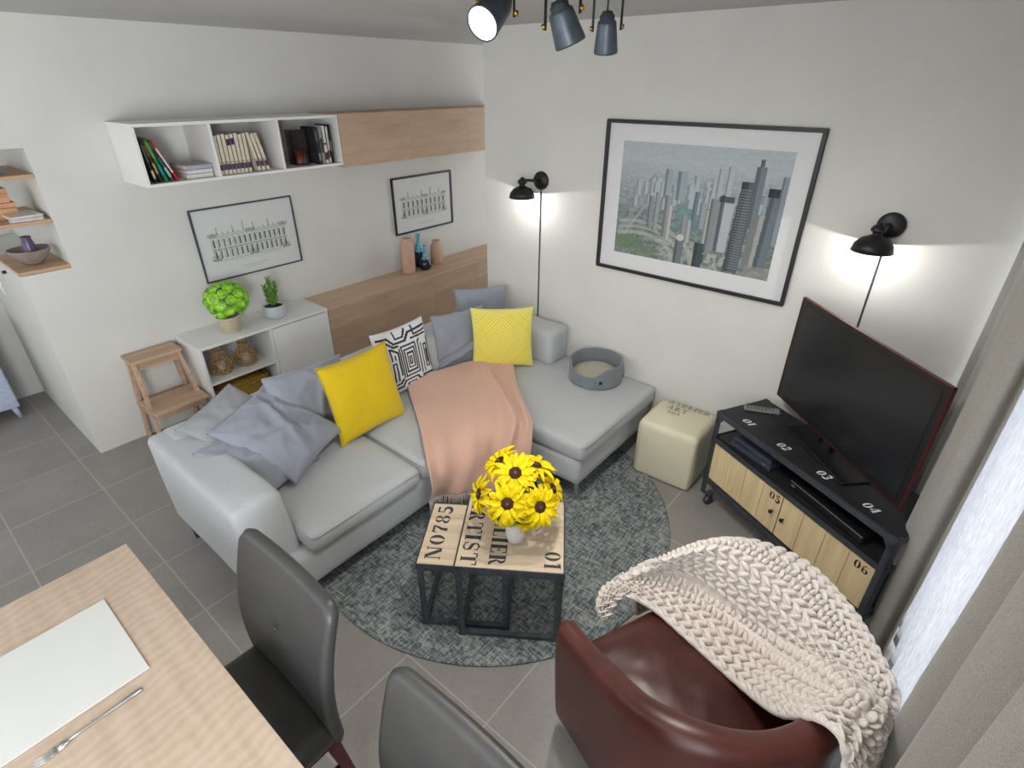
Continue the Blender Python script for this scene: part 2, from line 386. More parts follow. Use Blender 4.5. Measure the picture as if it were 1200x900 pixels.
G = {
 'A': (.85, [stroke([(.1, 0), (.40, .97)], .06), stroke([(.66, 0), (.46, 1)], .2), rect(.26, .3, .44, .36), rect(0, 0, .22, .05), rect(.5, 0, .84, .05)]),
 'R': (.85, stem(.2)+[cres(.36, .74, .30, .26, .12, .19, -84, 84), stroke([(.42, .47), (.60, .1), (.72, .03), (.82, .05)], [.12, .2, .16, .05])]),
 'T': (.8, [rect(.3, 0, .5, .92), rect(.22, 0, .58, .05), rect(.0, .92, .28, 1), rect(.52, .92, .8, 1), rect(0, .7, .06, 1), rect(.74, .7, .8, 1)]),
 'I': (.4, stem(.2)),
 'S': (.7, [arc(.35, .75, .24, .21, 35, 180, .04, .12), stroke([(.11, .74), (.22, .56), (.5, .44), (.60, .26)], [.1, .2, .2, .1]), arc(.35, .25, .24, .21, -145, 0, .04, .12), rect(.54, .7, .60, .95), rect(.06, .05, .12, .3)]),
 'E': (.75, stem(.2)+[rect(.34, .94, .7, 1), rect(.34, 0, .7, .06), rect(.64, .74, .7, 1), rect(.64, 0, .7, .26), rect(.34, .47, .54, .53), rect(.5, .38, .55, .62)]),
 'L': (.72, stem(.2)+[rect(.34, 0, .68, .06), rect(.62, 0, .68, .28)]),
 'N': (.95, [rect(.1, 0, .16, .96), rect(.0, 0, .26, .05), rect(.0, .95, .2, 1), stroke([(.22, 1), (.72, .02)], .22), rect(.78, .0, .84, 1), rect(.68, .95, .94, 1)]),
 'O': (.82, ring(.4, .5, .38, .5, .22)),
 '0': (.74, ring(.36, .5, .34, .5, .2)),
 '1': (.46, stem(.24, .2)+[stroke([(.02, .82), (.16, .97)], .06)]),
 '2': (.7, [arc(.34, .72, .22, .24, 175, -20, .06, .2), stroke([(.56, .62), (.34, .34), (.08, .1)], [.18, .1, .06]), stroke([(.06, .08), (.3, .1), (.64, .06)], [.16, .18, .06]), rect(.6, .02, .66, .26)]),
 '3': (.68, [arc(.3, .75, .22, .21, 160, -60, .05, .2), arc(.3, .27, .26, .24, 70, -165, .05, .22), rect(.22, .48, .38, .53)]),
 '4': (.74, [rect(.42, 0, .62, 1), rect(.34, 0, .7, .05), stroke([(.38, .95), (.06, .3)], .06), rect(.02, .25, .38, .31), rect(.66, .25, .74, .31)]),
 '5': (.68, [rect(.12, .86, .58, 1), rect(.12, .5, .18, .86), arc(.3, .29, .26, .26, 110, -165, .06, .22)]),
 '6': (.72, [cres(.35, .3, .32, .3, .13, .23, 98, 262), cres(.35, .3, .32, .3, .13, .23, -82, 82), arc(.5, .52, .42, .44, 185, 100, .12, .08), rect(.5, .86, .62, .94)]),
 '7': (.66, [rect(.04, .84, .6, 1), rect(.04, .66, .1, .9), stroke([(.56, .84), (.34, .4), (.3, 0)], [.1, .2, .24])]),
 '8': (.72, ring(.36, .75, .28, .25, .16)+ring(.36, .26, .33, .26, .19)),
 'C': (.75, [cres(.4, .5, .38, .5, .16, .44, 98, 262), arc(.42, .5, .3, .46, 80, 25, .05, .1), arc(.42, .5, .3, .46, -80, -25, .05, .1)]),
 'D': (.8, stem(.2)+[cres(.38, .5, .38, .5, .16, .44, -82, 82)]),
 'P': (.75, stem(.2)+[cres(.36, .72, .32, .28, .12, .21, -84, 84)]),
 ' ': (.4, []),
}
def text_mesh(txt, h, gap=.12, slant=0, th=.0006, fit=None):
    """stencil lettering lying in xy, starting at the origin, reading +x, tops +y"""
    mb = MB(); x = 0
    tot = sum(G[c][0] for c in txt)+gap*(len(txt)-1); sx = (fit/(tot*h)) if fit else 1
    for c in txt:
        w_, ps = G[c]
        for p in ps: mb.poly([((x+q[0]+slant*q[1])*h*sx, q[1]*h) for q in p], 0, th)
        x += w_+gap
    mb.size = (x-gap)*h*sx
    return mb
def lay(mb, M4):
    mb.v = [tuple(M4 @ Vector(v)) for v in mb.v]; return mb
def frameM(o, x, y):
    x = Vector(x).normalized(); y = Vector(y).normalized(); z = x.cross(y); m = Matrix((x, y, z)).transposed().to_4x4(); m.translation = Vector(o); return m
m_ink = plain('stencil_ink', (62, 66, 72), .7, .2, 0, .2, 120)
m_inkw = plain('white_stencil', (225, 225, 225), .6, .3)
m_inkb = plain('black_stencil', (24, 22, 22), .6, .3)
m_inkf = plain('faded_print', (160, 156, 136), .9, .1, 0, .12, 90)

# ================================================================== SOFA
sofa = thing('corner_sofa', 'pale grey L shaped corner sofa with a chaise end against the right wall', 'sofa', (1.8, 2.1, 0))
o = Vector((1.8, 2.1, 0))
def L(x, y, z=0, b=o): return (x-b[0], y-b[1], z-b[2])
def sbox(name, x0, x1, y0, y1, z0, z1, r, mat=m_sofa, parent=sofa, base=o, **k):
    mb = MB(); softbox(mb, L((x0+x1)/2, (y0+y1)/2, (z0+z1)/2, base), (x1-x0)/2, (y1-y0)/2, (z1-z0)/2, r, **k); return mb.build(name, mat, parent)
sbox('base', .66, 2.14, 1.83, 2.84, .13, .335, .035, n=(20, 16, 5), nz=.004, nf=4)
sbox('chaise_base', 2.13, 3.0, 1.265, 2.84, .15, .335, .03, n=(16, 20, 5), nz=.004, nf=4)
def arm_shear(p):
    # the arm's near end leans outwards-down; its outer face slopes in a little at the foot
    t = (p.z+.26)/.52
    p.x += .012*(1-t)
    if p.y < 0: p.y -= .10*(1-t)*min(1, -p.y/.3)
    return p
sbox('armrest', .555, .785, 1.955, 2.85, .12, .645, .034, n=(12, 26, 10), nz=.008, nf=6, seed=4, shear=arm_shear)
sbox('backrest_frame', .62, 3.0, 2.66, 2.86, .13, .655, .05, n=(40, 8, 8), nz=.006, nf=4, seed=8)
sbox('seat_cushion', .79, 1.452, 1.80, 2.66, .325, .44, .045, n=(20, 20, 7), puff=.022, nz=.006, nf=5, seed=1, side=.006)
sbox('seat_cushion', 1.458, 2.115, 1.80, 2.66, .325, .44, .045, n=(20, 20, 7), puff=.022, nz=.006, nf=5, seed=3, side=.006)
sbox('chaise_cushion', 2.122, 3.02, 1.245, 2.66, .325, .445, .035, n=(24, 30, 7), puff=.016, nz=.005, nf=5, seed=9, side=.004)
for x0, x1, sd in ((1.03, 1.46, 1), (1.47, 2.10, 2), (2.11, 2.75, 5)):
    mb = MB(); softbox(mb, (0, 0, 0), (x1-x0)/2, .085, .15, .06, n=(20, 8, 14), nz=.006, nf=5, seed=sd, side=.0)
    mb.v = [tuple(Matrix.Rotation(R(-9), 4, 'X') @ Vector(v)+Vector(L((x0+x1)/2, 2.59, .565))) for v in mb.v]
    mb.build('back_cushion', m_sofa, sofa)
sbox('side_backrest', 2.79, 3.01, 1.95, 2.66, .435, .70, .045, n=(10, 20, 10), nz=.008, nf=5, seed=11, side=.008)
# piping along the cushion edges
for (x0, x1, y0, y1, z_) in ((.80, 1.445, 1.795, 2.6, .425), (1.465, 2.108, 1.795, 2.6, .425), (2.13, 3.01, 1.24, 2.6, .43)):
    rr = .03
    pts = [(x0, y1, z_), (x0, y0+rr, z_), (x0+rr*.3, y0+rr*.3, z_), (x0+rr, y0, z_), (x1-rr, y0, z_), (x1-rr*.3, y0+rr*.3, z_), (x1, y0+rr, z_), (x1, y1, z_)]
    MB().tube([L(*p) for p in pts], .0028, 6).build('piping', m_sofa, sofa)
m_leg = plain('pale_steel_leg', (150, 150, 150), .35, .5, .7)
for x, y in ((.60, 2.74), (.70, 1.95), (2.18, 1.30), (2.96, 1.31), (2.96, 2.78), (2.17, 2.0)):
    z1 = .17
    MB().tube([L(x, y, .0), L(x, y, .03), L(x, y, z1)], [.010, .012, .022], 12).build('leg', m_leg if x > 1 else m_gun, sofa)

# ================================================================== PILLOWS
def pillow(name, label, c, xd, yd, w, h, th, mat, n=36, seed=0, wr=.008, colf=None, fold=None, pinch=.07, pw=.42, group=None, cat='cushion', piping=None):
    """c centre, xd width direction, yd height direction (both world)"""
    c = Vector(c); X = Vector(xd).normalized(); Y = (Vector(yd)-X*Vector(yd).dot(X)).normalized(); Z_ = X.cross(Y)
    root = thing(name, label, cat, tuple(c), 0, group)
    def surf(sg):
        def fn(u, v):
            s_, t_ = u*2-1, v*2-1
            e = (1-s_*s_)*(1-t_*t_)
            x = w/2*s_*(1-pinch*(1-t_*t_)); y = h/2*t_*(1-pinch*(1-s_*s_))
            z = sg*th/2*max(e, 0)**pw
            m = max(e, 0)**.3
            k = fbm((x*6+seed*3.7, y*6+sg, seed), 3)*wr*2
            # radiating tension creases from the corners
            for cx, cy in ((-1, -1), (1, -1), (1, 1), (-1, 1)):
                dx, dy = s_-cx, t_-cy; rr = math.hypot(dx, dy)+.01; a = math.atan2(dy*cy, dx*cx)
                k += wr*.7*math.sin(a*9+seed*1.7+cx+cy*2)*math.exp(-rr*1.6)*min(1, rr*2)
            z += sg*k*m
            p = Vector((x, y, z))
            if fold: p = fold(p, s_, t_, sg)
            return tuple(X*p.x+Y*p.y+Z_*p.z)
        return fn
    mb = MB(); mb.grid(surf(1), n, n, colf); mb.grid(surf(-1), n, n, colf if colf else None)
    mb.build('cover', mat, root)
    if piping:
        pts = []
        for k in range(81):
            q = k/80*4; sd = int(min(q, 3.999)); f = q-sd
            u, v = [(f, 0), (1, f), (1-f, 1), (0, 1-f)][sd]; pts.append(surf(0)(u, v))
        MB().tube(pts, .004, 6).build('piping', piping, root)
    return root
def fromcorners(bl, br, t): # bottom left, bottom right, up vector -> centre, xd
    bl = Vector(bl); br = Vector(br); t = Vector(t); return (bl+br)/2+t/2, br-bl, t
c_, x_, t_ = fromcorners((1.277, 2.25, .46), (1.73, 2.255, .46), (0, .12, .43))
pillow('yellow_cushion', 'plain mustard yellow velvet cushion propped on the sofa seat', c_, x_, t_, .455, .455, .15, m_yel, seed=2, wr=.004, piping=fabric('yellow_trim', (188, 163, 40), 400))
def chev(u, v):
    x = abs(u-.5)*17; y = v*17
    a = (abs((x % 2)-1)*1.3+y) % 1.0
    blk = (int(u*6) + int(v*6)) % 2
    a = ((x+y) if v > .5 else (x-y)) % 1.0
    b = ((x*.5+y*1.0)) % 1.0
    e = min(u, v, 1-u, 1-v)
    base = s2l((226, 216, 120)); hi = s2l((228, 208, 62))
    if e < .07: return base
    return hi if a < .55 else s2l((234, 224, 128))
c_, x_, t_ = fromcorners((2.42, 2.34, .46), (2.71, 2.03, .46), (.02, .04, .425))
pillow('chevron_cushion', 'light yellow cushion with woven zigzag chevron pattern beside the peach throw', c_, x_, t_, .43, .43, .13, vcol('chevron_weave', .85, 500), n=110, seed=5, wr=.004, colf=chev)
# maze pattern : distance bands drawn as polylines of dark lines on white
def maze():
    N = 120; a = np.ones((N, N))
    def box(x0, y0, x1, y1, t=.018):
        for (p, q, r_, s_) in ((x0, y0, x1, y0), (x1, y0, x1, y1), (x1, y1, x0, y1), (x0, y1, x0, y0)): line(p, q, r_, s_, t)
    def line(x0, y0, x1, y1, t=.018):
        n = 200
        for k in range(n+1):
            x = x0+(x1-x0)*k/n; y = y0+(y1-y0)*k/n
            i0, i1 = int((x-t/2)*N), int((x+t/2)*N)+1; j0, j1 = int((y-t/2)*N), int((y+t/2)*N)+1
            a[max(j0, 0):max(j1, 0), max(i0, 0):max(i1, 0)] = 0
    def pl(*p, t=.018):
        for i in range(len(p)-1): line(*p[i], *p[i+1], t)
    box(.42, .30, .62, .66); box(.46, .36, .58, .60); box(.50, .42, .54, .54)
    box(.38, .24, .66, .72)
    pl((.72, .2), (.72, .70), (.76, .74)); pl((.78, .2), (.78, .66)); pl((.84, .26), (.84, .62), (.90, .62), (.90, .26), (.84, .26)); pl((.87, .34), (.87, .54)); pl((.95, .2), (.95, .7))
    pl((.05, .9), (.2, .9), (.28, .80), (.5, .80), (.6, .9), (.95, .9)); pl((.05, .84), (.16, .84), (.26, .75), (.34, .75)); pl((.34, .96), (.34, .86), (.48, .86), (.56, .96)); pl((.7, .96), (.7, .84), (.95, .84)); pl((.62, .8), (.95, .78))
    pl((.05, .1), (.3, .1), (.36, .18), (.6, .18), (.66, .1), (.95, .1)); pl((.05, .16), (.26, .16), (.32, .22)); pl((.4, .05), (.4, .12), (.56, .12), (.56, .05)); pl((.72, .05), (.72, .15), (.95, .15))
    pl((.06, .2), (.06, .8)); pl((.12, .22), (.12, .78)); pl((.18, .22), (.18, .5), (.24, .5), (.24, .22)); pl((.18, .56), (.18, .74), (.30, .66), (.30, .3)); pl((.24, .56), (.24, .62)); pl((.34, .24), (.34, .7))
    return a
MZ = maze()
def mazec(u, v):
    k = MZ[min(119, int(v*120)), min(119, int(u*120))]; return s2l((214, 216, 218)) if k > .5 else s2l((44, 48, 58))
c_, x_, t_ = fromcorners((1.80, 2.46, .46), (2.20, 2.46, .46), (-.08, .09, .40))
pillow('patterned_cushion', 'white cushion with dark geometric maze lines behind the mustard cushion', c_, x_, t_, .42, .43, .12, vcol('maze_print', .85, 500), n=150, seed=8, wr=.004, colf=mazec)
def foldA(p, s_, t_, sg):
    # deep vertical tucks like a half-empty satin cover
    p.z += .022*math.exp(-((s_-.1-.35*t_)/.10)**2)*(1-t_*t_) - .016*math.exp(-((s_-.32-.2*t_)/.08)**2)*(1-t_*t_)
    p.z += .012*math.exp(-((t_+.25+.5*s_)/.09)**2)*(1-s_*s_)
    p.z += .010*math.exp(-((s_+t_*.8-.75)/.1)**2)
    return p
g_grey = None
# large satin cushion lying diagonally against the others
pillow('grey_cushion', 'large creased blue-grey satin cushion leaning frontmost in the arm corner of sofa', (1.03, 2.40, .625), (.341, .127, .055), (-.03, .415, .215), .42, .50, .13, m_grey, n=60, seed=11, wr=.012, fold=foldA)
pillow('grey_cushion', 'blue-grey satin cushion tucked lowest against the sofa arm', (.885, 2.36, .565), (.36, .12, -.03), (-.14, .36, .17), .40, .42, .11, m_grey, n=50, seed=15, wr=.012, fold=foldA)
pillow('grey_cushion', 'matt grey linen cushion lying on top of the sofa corner behind the others', (.90, 2.60, .675), (.25, .09, .05), (-.08, .30, .12), .38, .36, .08, m_grey2, n=44, seed=17, wr=.009)
pillow('grey_cushion', 'upright blue-grey satin cushion directly behind the mustard cushion', (1.30, 2.50, .63), (.44, -.06, .0), (-.02, .16, .42), .45, .44, .13, m_grey, n=50, seed=19, wr=.010, fold=foldA)
def foldB(p, s_, t_, sg):
    p.z += .02*math.exp(-((t_+.45-.4*s_)/.10)**2)*(1-s_*s_*.5); p.z -= .02*math.exp(-((t_+.3-.4*s_)/.08)**2)
    return p
pillow('grey_cushion', 'blue-grey cushion with folded lower corner left of the chevron cushion', (2.42, 2.46, .645), (.40, -.13, 0), (-.06, .08, .40), .40, .40, .11, m_grey, n=50, seed=23, wr=.010, fold=foldB)
pillow('grey_cushion', 'grey cushion standing on the sofa back corner behind the chevron cushion', (2.80, 2.60, .70), (.36, -.26, 0), (.0, .06, .40), .40, .36, .10, m_grey, n=44, seed=29, wr=.007)

# ================================================================== CAT BED
cb = thing('cat_bed', 'round grey felt pet bed with a curved low front on the chaise end', 'pet bed', (2.838, 1.612, .462))
def bedwall(rad, inner):
    def fn(u, v):
        a = u*2*PI
        h = .135
        d = (a-R(182)+PI) % (2*PI)-PI      # low front faces the room
        lo = .078; k = 1/(1+math.exp(-(d-.66)/.10)) if d > 0 else 1/(1+math.exp(-(-d-.72)/.05))
        h = lo+(h-lo)*k
        return (rad*math.cos(a), rad*math.sin(a), .002+h*v)
    return fn
RB = .178
m_ = MB(); nn = 96
def closed(rin, rout):
    vs = []; fs = []
    for k in range(nn):
        u = k/nn
        for rad, v in ((rout, 0), (rout, 1), (rin, 1), (rin, 0)): vs.append(bedwall(rad, 0)(u, v))
    for k in range(nn):
        k2 = (k+1) % nn
        for q in range(4): fs.append((k*4+q, k2*4+q, k2*4+(q+1) % 4, k*4+(q+1) % 4))
    return vs, fs
vs, fs = closed(RB-.014, RB); m_.add(vs, fs, False); m_.build('felt_wall', m_felt, cb, bevel=.003)
MB().lathe([(0, .0), (RB-.016, .0), (RB-.016, .012), (0, .012)], 48).build('felt_base', m_felt, cb)
MB().lathe([(0, .062), (.10, .060), (.145, .052), (.162, .036), (.165, .014), (0, .013)], 48).build('bed_mat', m_mat, cb)
a = R(222)
MB().box(-.011, .011, -.003, .003, -.011, .011, bev=.002).build('label_tab', m_blk, cb).matrix_local = Matrix.Translation((RB*math.cos(a)*1.005, RB*math.sin(a)*1.005, .05)) @ Matrix.Rotation(a+PI/2, 4, 'Z')
a = R(211)
MB().tube([(RB*math.cos(a)*1.003, RB*math.sin(a)*1.003, z) for z in (.005, .07)], .0015, 6).build('seam', m_gun, cb)

# ================================================================== POUF
pf = thing('pouf', 'cream canvas cube pouf with faded print between the sofa and television stand', 'pouf', (2.835, 1.0, 0), R(2))
mb = MB(); softbox(mb, (0, 0, .195), .175, .185, .195, .03, n=(18, 18, 18), puff=.012, nz=.006, nf=5, seed=2, side=.010); mb.build('body', m_cream, pf)
for sx in (-1, 1):
    for sy in (-1, 1):
        MB().tube([(sx*.17, sy*.178, z) for z in (.03, .1, .2, .3, .365)], .0025, 6).build('seam', m_cream, pf)
for i, (tx, hh, xo, fit) in enumerate((('ATELIER', .04, .155, .27), ('ART', .045, .085, .13), ('NO7', .03, .02, .08))):
    t_ = text_mesh(tx, hh, th=.001, fit=fit); lay(t_, frameM((xo-hh, .12-i*.02, .3985+.0065*min(i, 1)), (0, -1, 0), (1, 0, 0))); t_.build('faded_lettering', m_inkf, pf)

# ================================================================== RUG
def rug_mat():
    t = NT('woven_rug', .95, .1)
    a = t.noise(t.coord((.22, 1, 1), (0, 0, R(-12))), 105, 3, .65); b = t.noise(t.coord((1, .22, 1), (0, 0, R(-12))), 105, 3, .65); g = t.noise(t.coord(), 7, 3)
    f = t.math('ADD', a, b); f = t.math('MULTIPLY', f, .5); f = t.math('MULTIPLY_ADD', g, .16, f)
    t.col(t.ramp(f, [(.45, (64, 76, 84)), (.55, (106, 115, 118)), (.67, (160, 164, 157))]))
    t.bump(f, .6, .006); return t.m
mb = MB(); mb.lathe([(0, .0005), (1.0, .0005), (1.018, .004), (1.018, .009), (1.008, .012), (0, .012)], 160)
rg = mb.build('round_rug', rug_mat()); rg.location = (1.83, 1.65, 0)
tagp(rg, 'large round woven rug in mottled blue-grey under the nesting tables', 'rug')

# ================================================================== NESTING TABLES
def nest(name, label, org, wu, dv, h, words, boards):
    U = Vector((.567, -.824, 0)); V = Vector((.824, .567, 0)); ang = math.atan2(U.y, U.x)
    root = thing(name, label, 'coffee table', (org[0], org[1], .012), ang)  # local x along U, local y along V
    h -= .012
    # plank top
    top = MB(); n = boards
    for k in range(n): top.box(.003, wu-.003, .003+(dv-.006)*k/n+.0008, .003+(dv-.006)*(k+1)/n-.0008, h-.022, h, bev=.0012)
    top.build('plank_top', m_plank, root)
    rim = MB()
    for p in (((0, 0), (wu, 0)), ((wu, 0), (wu, dv)), ((wu, dv), (0, dv)), ((0, dv), (0, 0))):
        a, b = Vector((*p[0], h-.017)), Vector((*p[1], h-.017)); d = (b-a).normalized(); nrm = Vector((-d.y, d.x, 0))
        rim.bar(a+nrm*-.001, b+nrm*-.001, .005, .036)
        n_ = 3
        for k in range(1, n_+1):
            q = a+(b-a)*(k/(n_+1))-nrm*.003; rim.ell(tuple(q), .005, .005, .005, 8, 6)
    rim.build('edge_band', m_gun, root)
    lg = .028
    for sx in (0, 1):
        for sy in (0, 1):
            x = .014 if not sx else wu-.014; y = .014 if not sy else dv-.014
            dx = 1 if not sx else -1; dy = 1 if not sy else -1
            m2 = MB(); m2.box(min(x-dx*.012, x-dx*.008), max(x-dx*.012, x-dx*.008), min(y-dy*.012, y+dy*.016), max(y-dy*.012, y+dy*.016), 0, h-.03)
            m2.box(min(x-dx*.012, x+dx*.016), max(x-dx*.012, x+dx*.016), min(y-dy*.012, y-dy*.008), max(y-dy*.012, y-dy*.008), 0, h-.03)
            # quarter-round gusset plates
            for ax in (0, 1):
                pts = [(0, 0), (.055, 0)]+[(.055-.045*math.sin(R(q)), -.0-.055+.055*math.cos(R(q))) for q in range(15, 91, 15)]+[(0, -.08)]
                ns = len(pts)
                def gp(u_, w_, off):
                    return (x-dx*.012+dx*u_, y-dy*(.013-off), h-.034+w_) if ax == 0 else (x-dx*(.013-off), y-dy*.012+dy*u_, h-.034+w_)
                vs = [gp(u_, w_, 0) for u_, w_ in pts]+[gp(u_, w_, .003) for u_, w_ in pts]
                m2.add(vs, [tuple(range(ns)), tuple(range(2*ns-1, ns-1, -1))]+[(i, (i+1) % ns, ns+(i+1) % ns, ns+i) for i in range(ns)], False)
            for zz in (h-.045, h-.075): m2.ell((x-dx*.013, y, zz), .006, .006, .006, 8, 6); m2.ell((x, y-dy*.013, zz), .006, .006, .006, 8, 6)
            m2.build('leg', m_gun, root)
    for a, b in (((.014, .014), (wu-.014, .014)), ((wu-.014, .014), (wu-.014, dv-.014)), ((wu-.014, dv-.014), (.014, dv-.014)), ((.014, dv-.014), (.014, .014))):
        if name == 'side_table' and a == (.014, .014) and b[1] == .014: pass
        MB().bar((*a, .014), (*b, .014), .022, .020).build('bottom_rail', m_gun, root)
    for tx, hh, ux, v0, rd, fit in words:
        t_ = text_mesh(tx, hh, fit=fit)
        if rd < 0: lay(t_, frameM((ux, v0, h+.0003), (0, -1, 0), (1, 0, 0)))
        else: lay(t_, frameM((ux, v0, h+.0003), (0, 1, 0), (-1, 0, 0)))
        t_.build('stencil_lettering', m_ink, root)
    return root
nest('coffee_table', 'larger taller nesting table with plank top lettered ARTIST, carrying the sunflower vase', (1.075, 1.195), .455, .438, .45,
     [('ARTIST', .070, .020, .415, -1, .40), ('ATELIER', .070, .140, .43, -1, .41), ('01', .068, .372, .115, -1, .095)], 5)
nest('side_table', 'smaller lower nesting table lettered NO785 sliding under the larger one', (1.01, 1.362), .40, .385, .405,
     [('NO785', .068, .097, .03, 1, .335)], 4)

# ================================================================== SUNFLOWERS IN A VASE
vs_ = thing('vase', 'small white ceramic vase holding the sunflowers', 'vase', (1.355, 1.095, .4515))
MB().lathe([(0, 0), (.030, 0), (.036, .006), (.042, .03), (.043, .06), (.038, .085), (.034, .10), (.036, .108), (.032, .108), (.030, .10), (.034, .08), (.037, .05), (.033, .01), (0, .008)], 36).build('body', plain('white_ceramic', (226, 226, 226), .3, .5, 0, .01), vs_)
m_petal = plain('sunflower_petal', (238, 204, 10), .6, .2, 0, .12, 60)
m_petal.node_tree.nodes['Principled BSDF'].inputs['Subsurface Weight'].default_value = .0
m_disc = plain('seed_disc', (66, 44, 36), .9, .1, 0, .35, 260, .8, .003)
m_discc = plain('seed_disc_centre', (112, 96, 62), .9, .1, 0, .3, 300, .6)
m_leaf = plain('dark_leaf', (38, 92, 34), .5, .4, 0, .25, 30, .2)
vc = Vector((1.355, 1.095, .545))
def sunflower(pos, nrm, label, sc=1.0, sd=0):
    rr = random.Random(sd); pos = Vector(pos); nrm = Vector(nrm).normalized()
    root = thing('sunflower', label, 'flower', tuple(pos), 0, 'sunflowers in the white vase')
    q = nrm.to_track_quat('Z', 'Y').to_matrix()
    pm = MB()
    for layer, (cnt, ln, lift) in enumerate(((14, .072, .10), (13, .066, .30), (8, .050, .50))):
        for k in range(cnt):
            a = 2*PI*(k+.5*layer)/cnt+rr.uniform(-.10, .10); l_ = ln*sc*rr.uniform(.85, 1.1); w_ = .0118*sc*rr.uniform(.8, 1.1); tw = rr.uniform(-.5, .5); lf = lift+rr.uniform(-.14, .16)
            ca, sa = math.cos(a), math.sin(a); vs = []
            for i in range(7):
                t = i/6; wd = w_*max(0, math.sin(PI*min(1, .10+t*.90)))**.75*(1 if i < 6 else 0); rad = .023*sc+l_*t
                z = lf*l_*t-(.22+lf*.45)*l_*t*t+.002*layer
                for j in (-1, 0, 1):
                    off = j*wd; zz = z+(abs(j)*.45*wd)+tw*off*t
                    vs.append(tuple(q @ Vector((ca*rad-sa*off, sa*rad+ca*off, zz))))
            pm.add(vs, [(i*3+j, (i+1)*3+j, (i+1)*3+j+1, i*3+j+1) for i in range(6) for j in range(2)])
    pm.build('petals', m_petal, root)
    dm = MB(); dm.lathe([(0, .011*sc), (.012*sc, .011*sc), (.023*sc, .008*sc), (.029*sc, .0), (.027*sc, -.005), (0, -.006)], 24); dm.v = [tuple(q @ Vector(v)) for v in dm.v]; dm.build('seed_disc', m_disc, root)
    dm = MB(); dm.ell((0, 0, .009*sc), .007*sc, .007*sc, .004*sc); dm.v = [tuple(q @ Vector(v)) for v in dm.v]; dm.build('disc_centre', m_discc, root)
    p0 = -nrm*.006; p3 = vc-pos+Vector((rr.uniform(-.012, .012), rr.uniform(-.012, .012), -.03)); p1 = -nrm*.05; p2 = p3+Vector((0, 0, .07))
    pts = [tuple(p0*(1-t)**3+p1*3*t*(1-t)**2+p2*3*t*t*(1-t)+p3*t**3) for t in [i/8 for i in range(9)]]
    MB().tube(pts, .003, 6).build('stem', m_leaf, root)
bc = Vector((1.365, 1.10, .65))
FL = [((1.368, 1.108, .800), (-.45, -.30, .84), 'sunflower at the top middle of the bouquet, facing the viewer', 1.06),
      ((1.262, 1.062, .738), (-.72, -.52, .46), 'sunflower at the front middle of the bouquet, low above the vase', 1.02),
      ((1.352, .968, .712), (-.38, -.80, .46), 'sunflower at the lower right of the bouquet', 1.0),
      ((1.275, 1.222, .690), (-.80, .50, .34), 'sunflower at the far left of the bouquet, turned sideways', 1.0),
      ((1.395, 1.215, .790), (-.40, .48, .80), 'sunflower at the upper left of the bouquet, tilted back', 1.05),
      ((1.475, 1.085, .785), (.22, -.12, .95), 'sunflower at the upper right of the bouquet', 1.05),
      ((1.475, .995, .710), (.35, -.75, .55), 'rightmost sunflower of the bouquet, facing away to the side', .95),
      ((1.270, 1.10, .640), (-.85, -.25, -.15), 'lowest sunflower at the left underside of the bouquet', .8),
      ((1.340, .995, .630), (-.35, -.85, -.20), 'lowest sunflower at the right underside of the bouquet', .8)]
for i, (p, n_, lb, sc) in enumerate(FL): sunflower(p, n_, lb, sc, i+3)
lv = MB()
for k in range(34):
    a = random.uniform(0, 2*PI); e = random.uniform(-.5, 1.1); d = Vector((math.cos(a)*math.cos(e), math.sin(a)*math.cos(e), math.sin(e)))
    p = bc+d*random.uniform(.06, .10)+Vector((0, 0, .01)); q = d.to_track_quat('Z', 'Y').to_matrix() @ Matrix.Rotation(random.uniform(0, 6), 3, 'Z') @ Matrix.Rotation(.8, 3, 'X')
    vs = []
    for i in range(6):
        t = i/5; wd = .026*math.sin(PI*(.08+.92*t))
        for j in (-1, 0, 1): vs.append(tuple(p-bc+q @ Vector((j*wd, .07*t-.02, abs(j)*wd*.3-.02*t*t))))
    lv.add(vs, [(i*3+j, (i+1)*3+j, (i+1)*3+j+1, i*3+j+1) for i in range(5) for j in range(2)])
lf = lv.build('bouquet_leaves', m_leaf); lf.location = bc
tagp(lf, 'dark green leaves packed between the sunflower heads', 'leaves', kind='stuff')

# ================================================================== PEACH THROW
def bez(tbl, u, v):
    """Catmull-Rom patch through a table of points [row v][col u]"""
    def cr(P, t):
        n = len(P)-1; x = min(max(t, 0), .99999)*n; i = int(x); f = x-i
        p0 = P[max(i-1, 0)] if i > 0 else P[0]*2-P[1]; p1 = P[i]; p2 = P[i+1]; p3 = P[i+2] if i+2 <= n else P[n]*2-P[n-1]
        return .5*((2*p1)+(-p0+p2)*f+(2*p0-5*p1+4*p2-p3)*f*f+(-p0+3*p1-3*p2+p3)*f**3)
    return cr([cr(r, u) for r in tbl], v)
th = thing('peach_throw', 'peach pink wool throw with grey fringe draped over the sofa corner to the floor', 'blanket', (1.9, 2.0, .45))
tb = Vector((1.9, 2.0, .45))
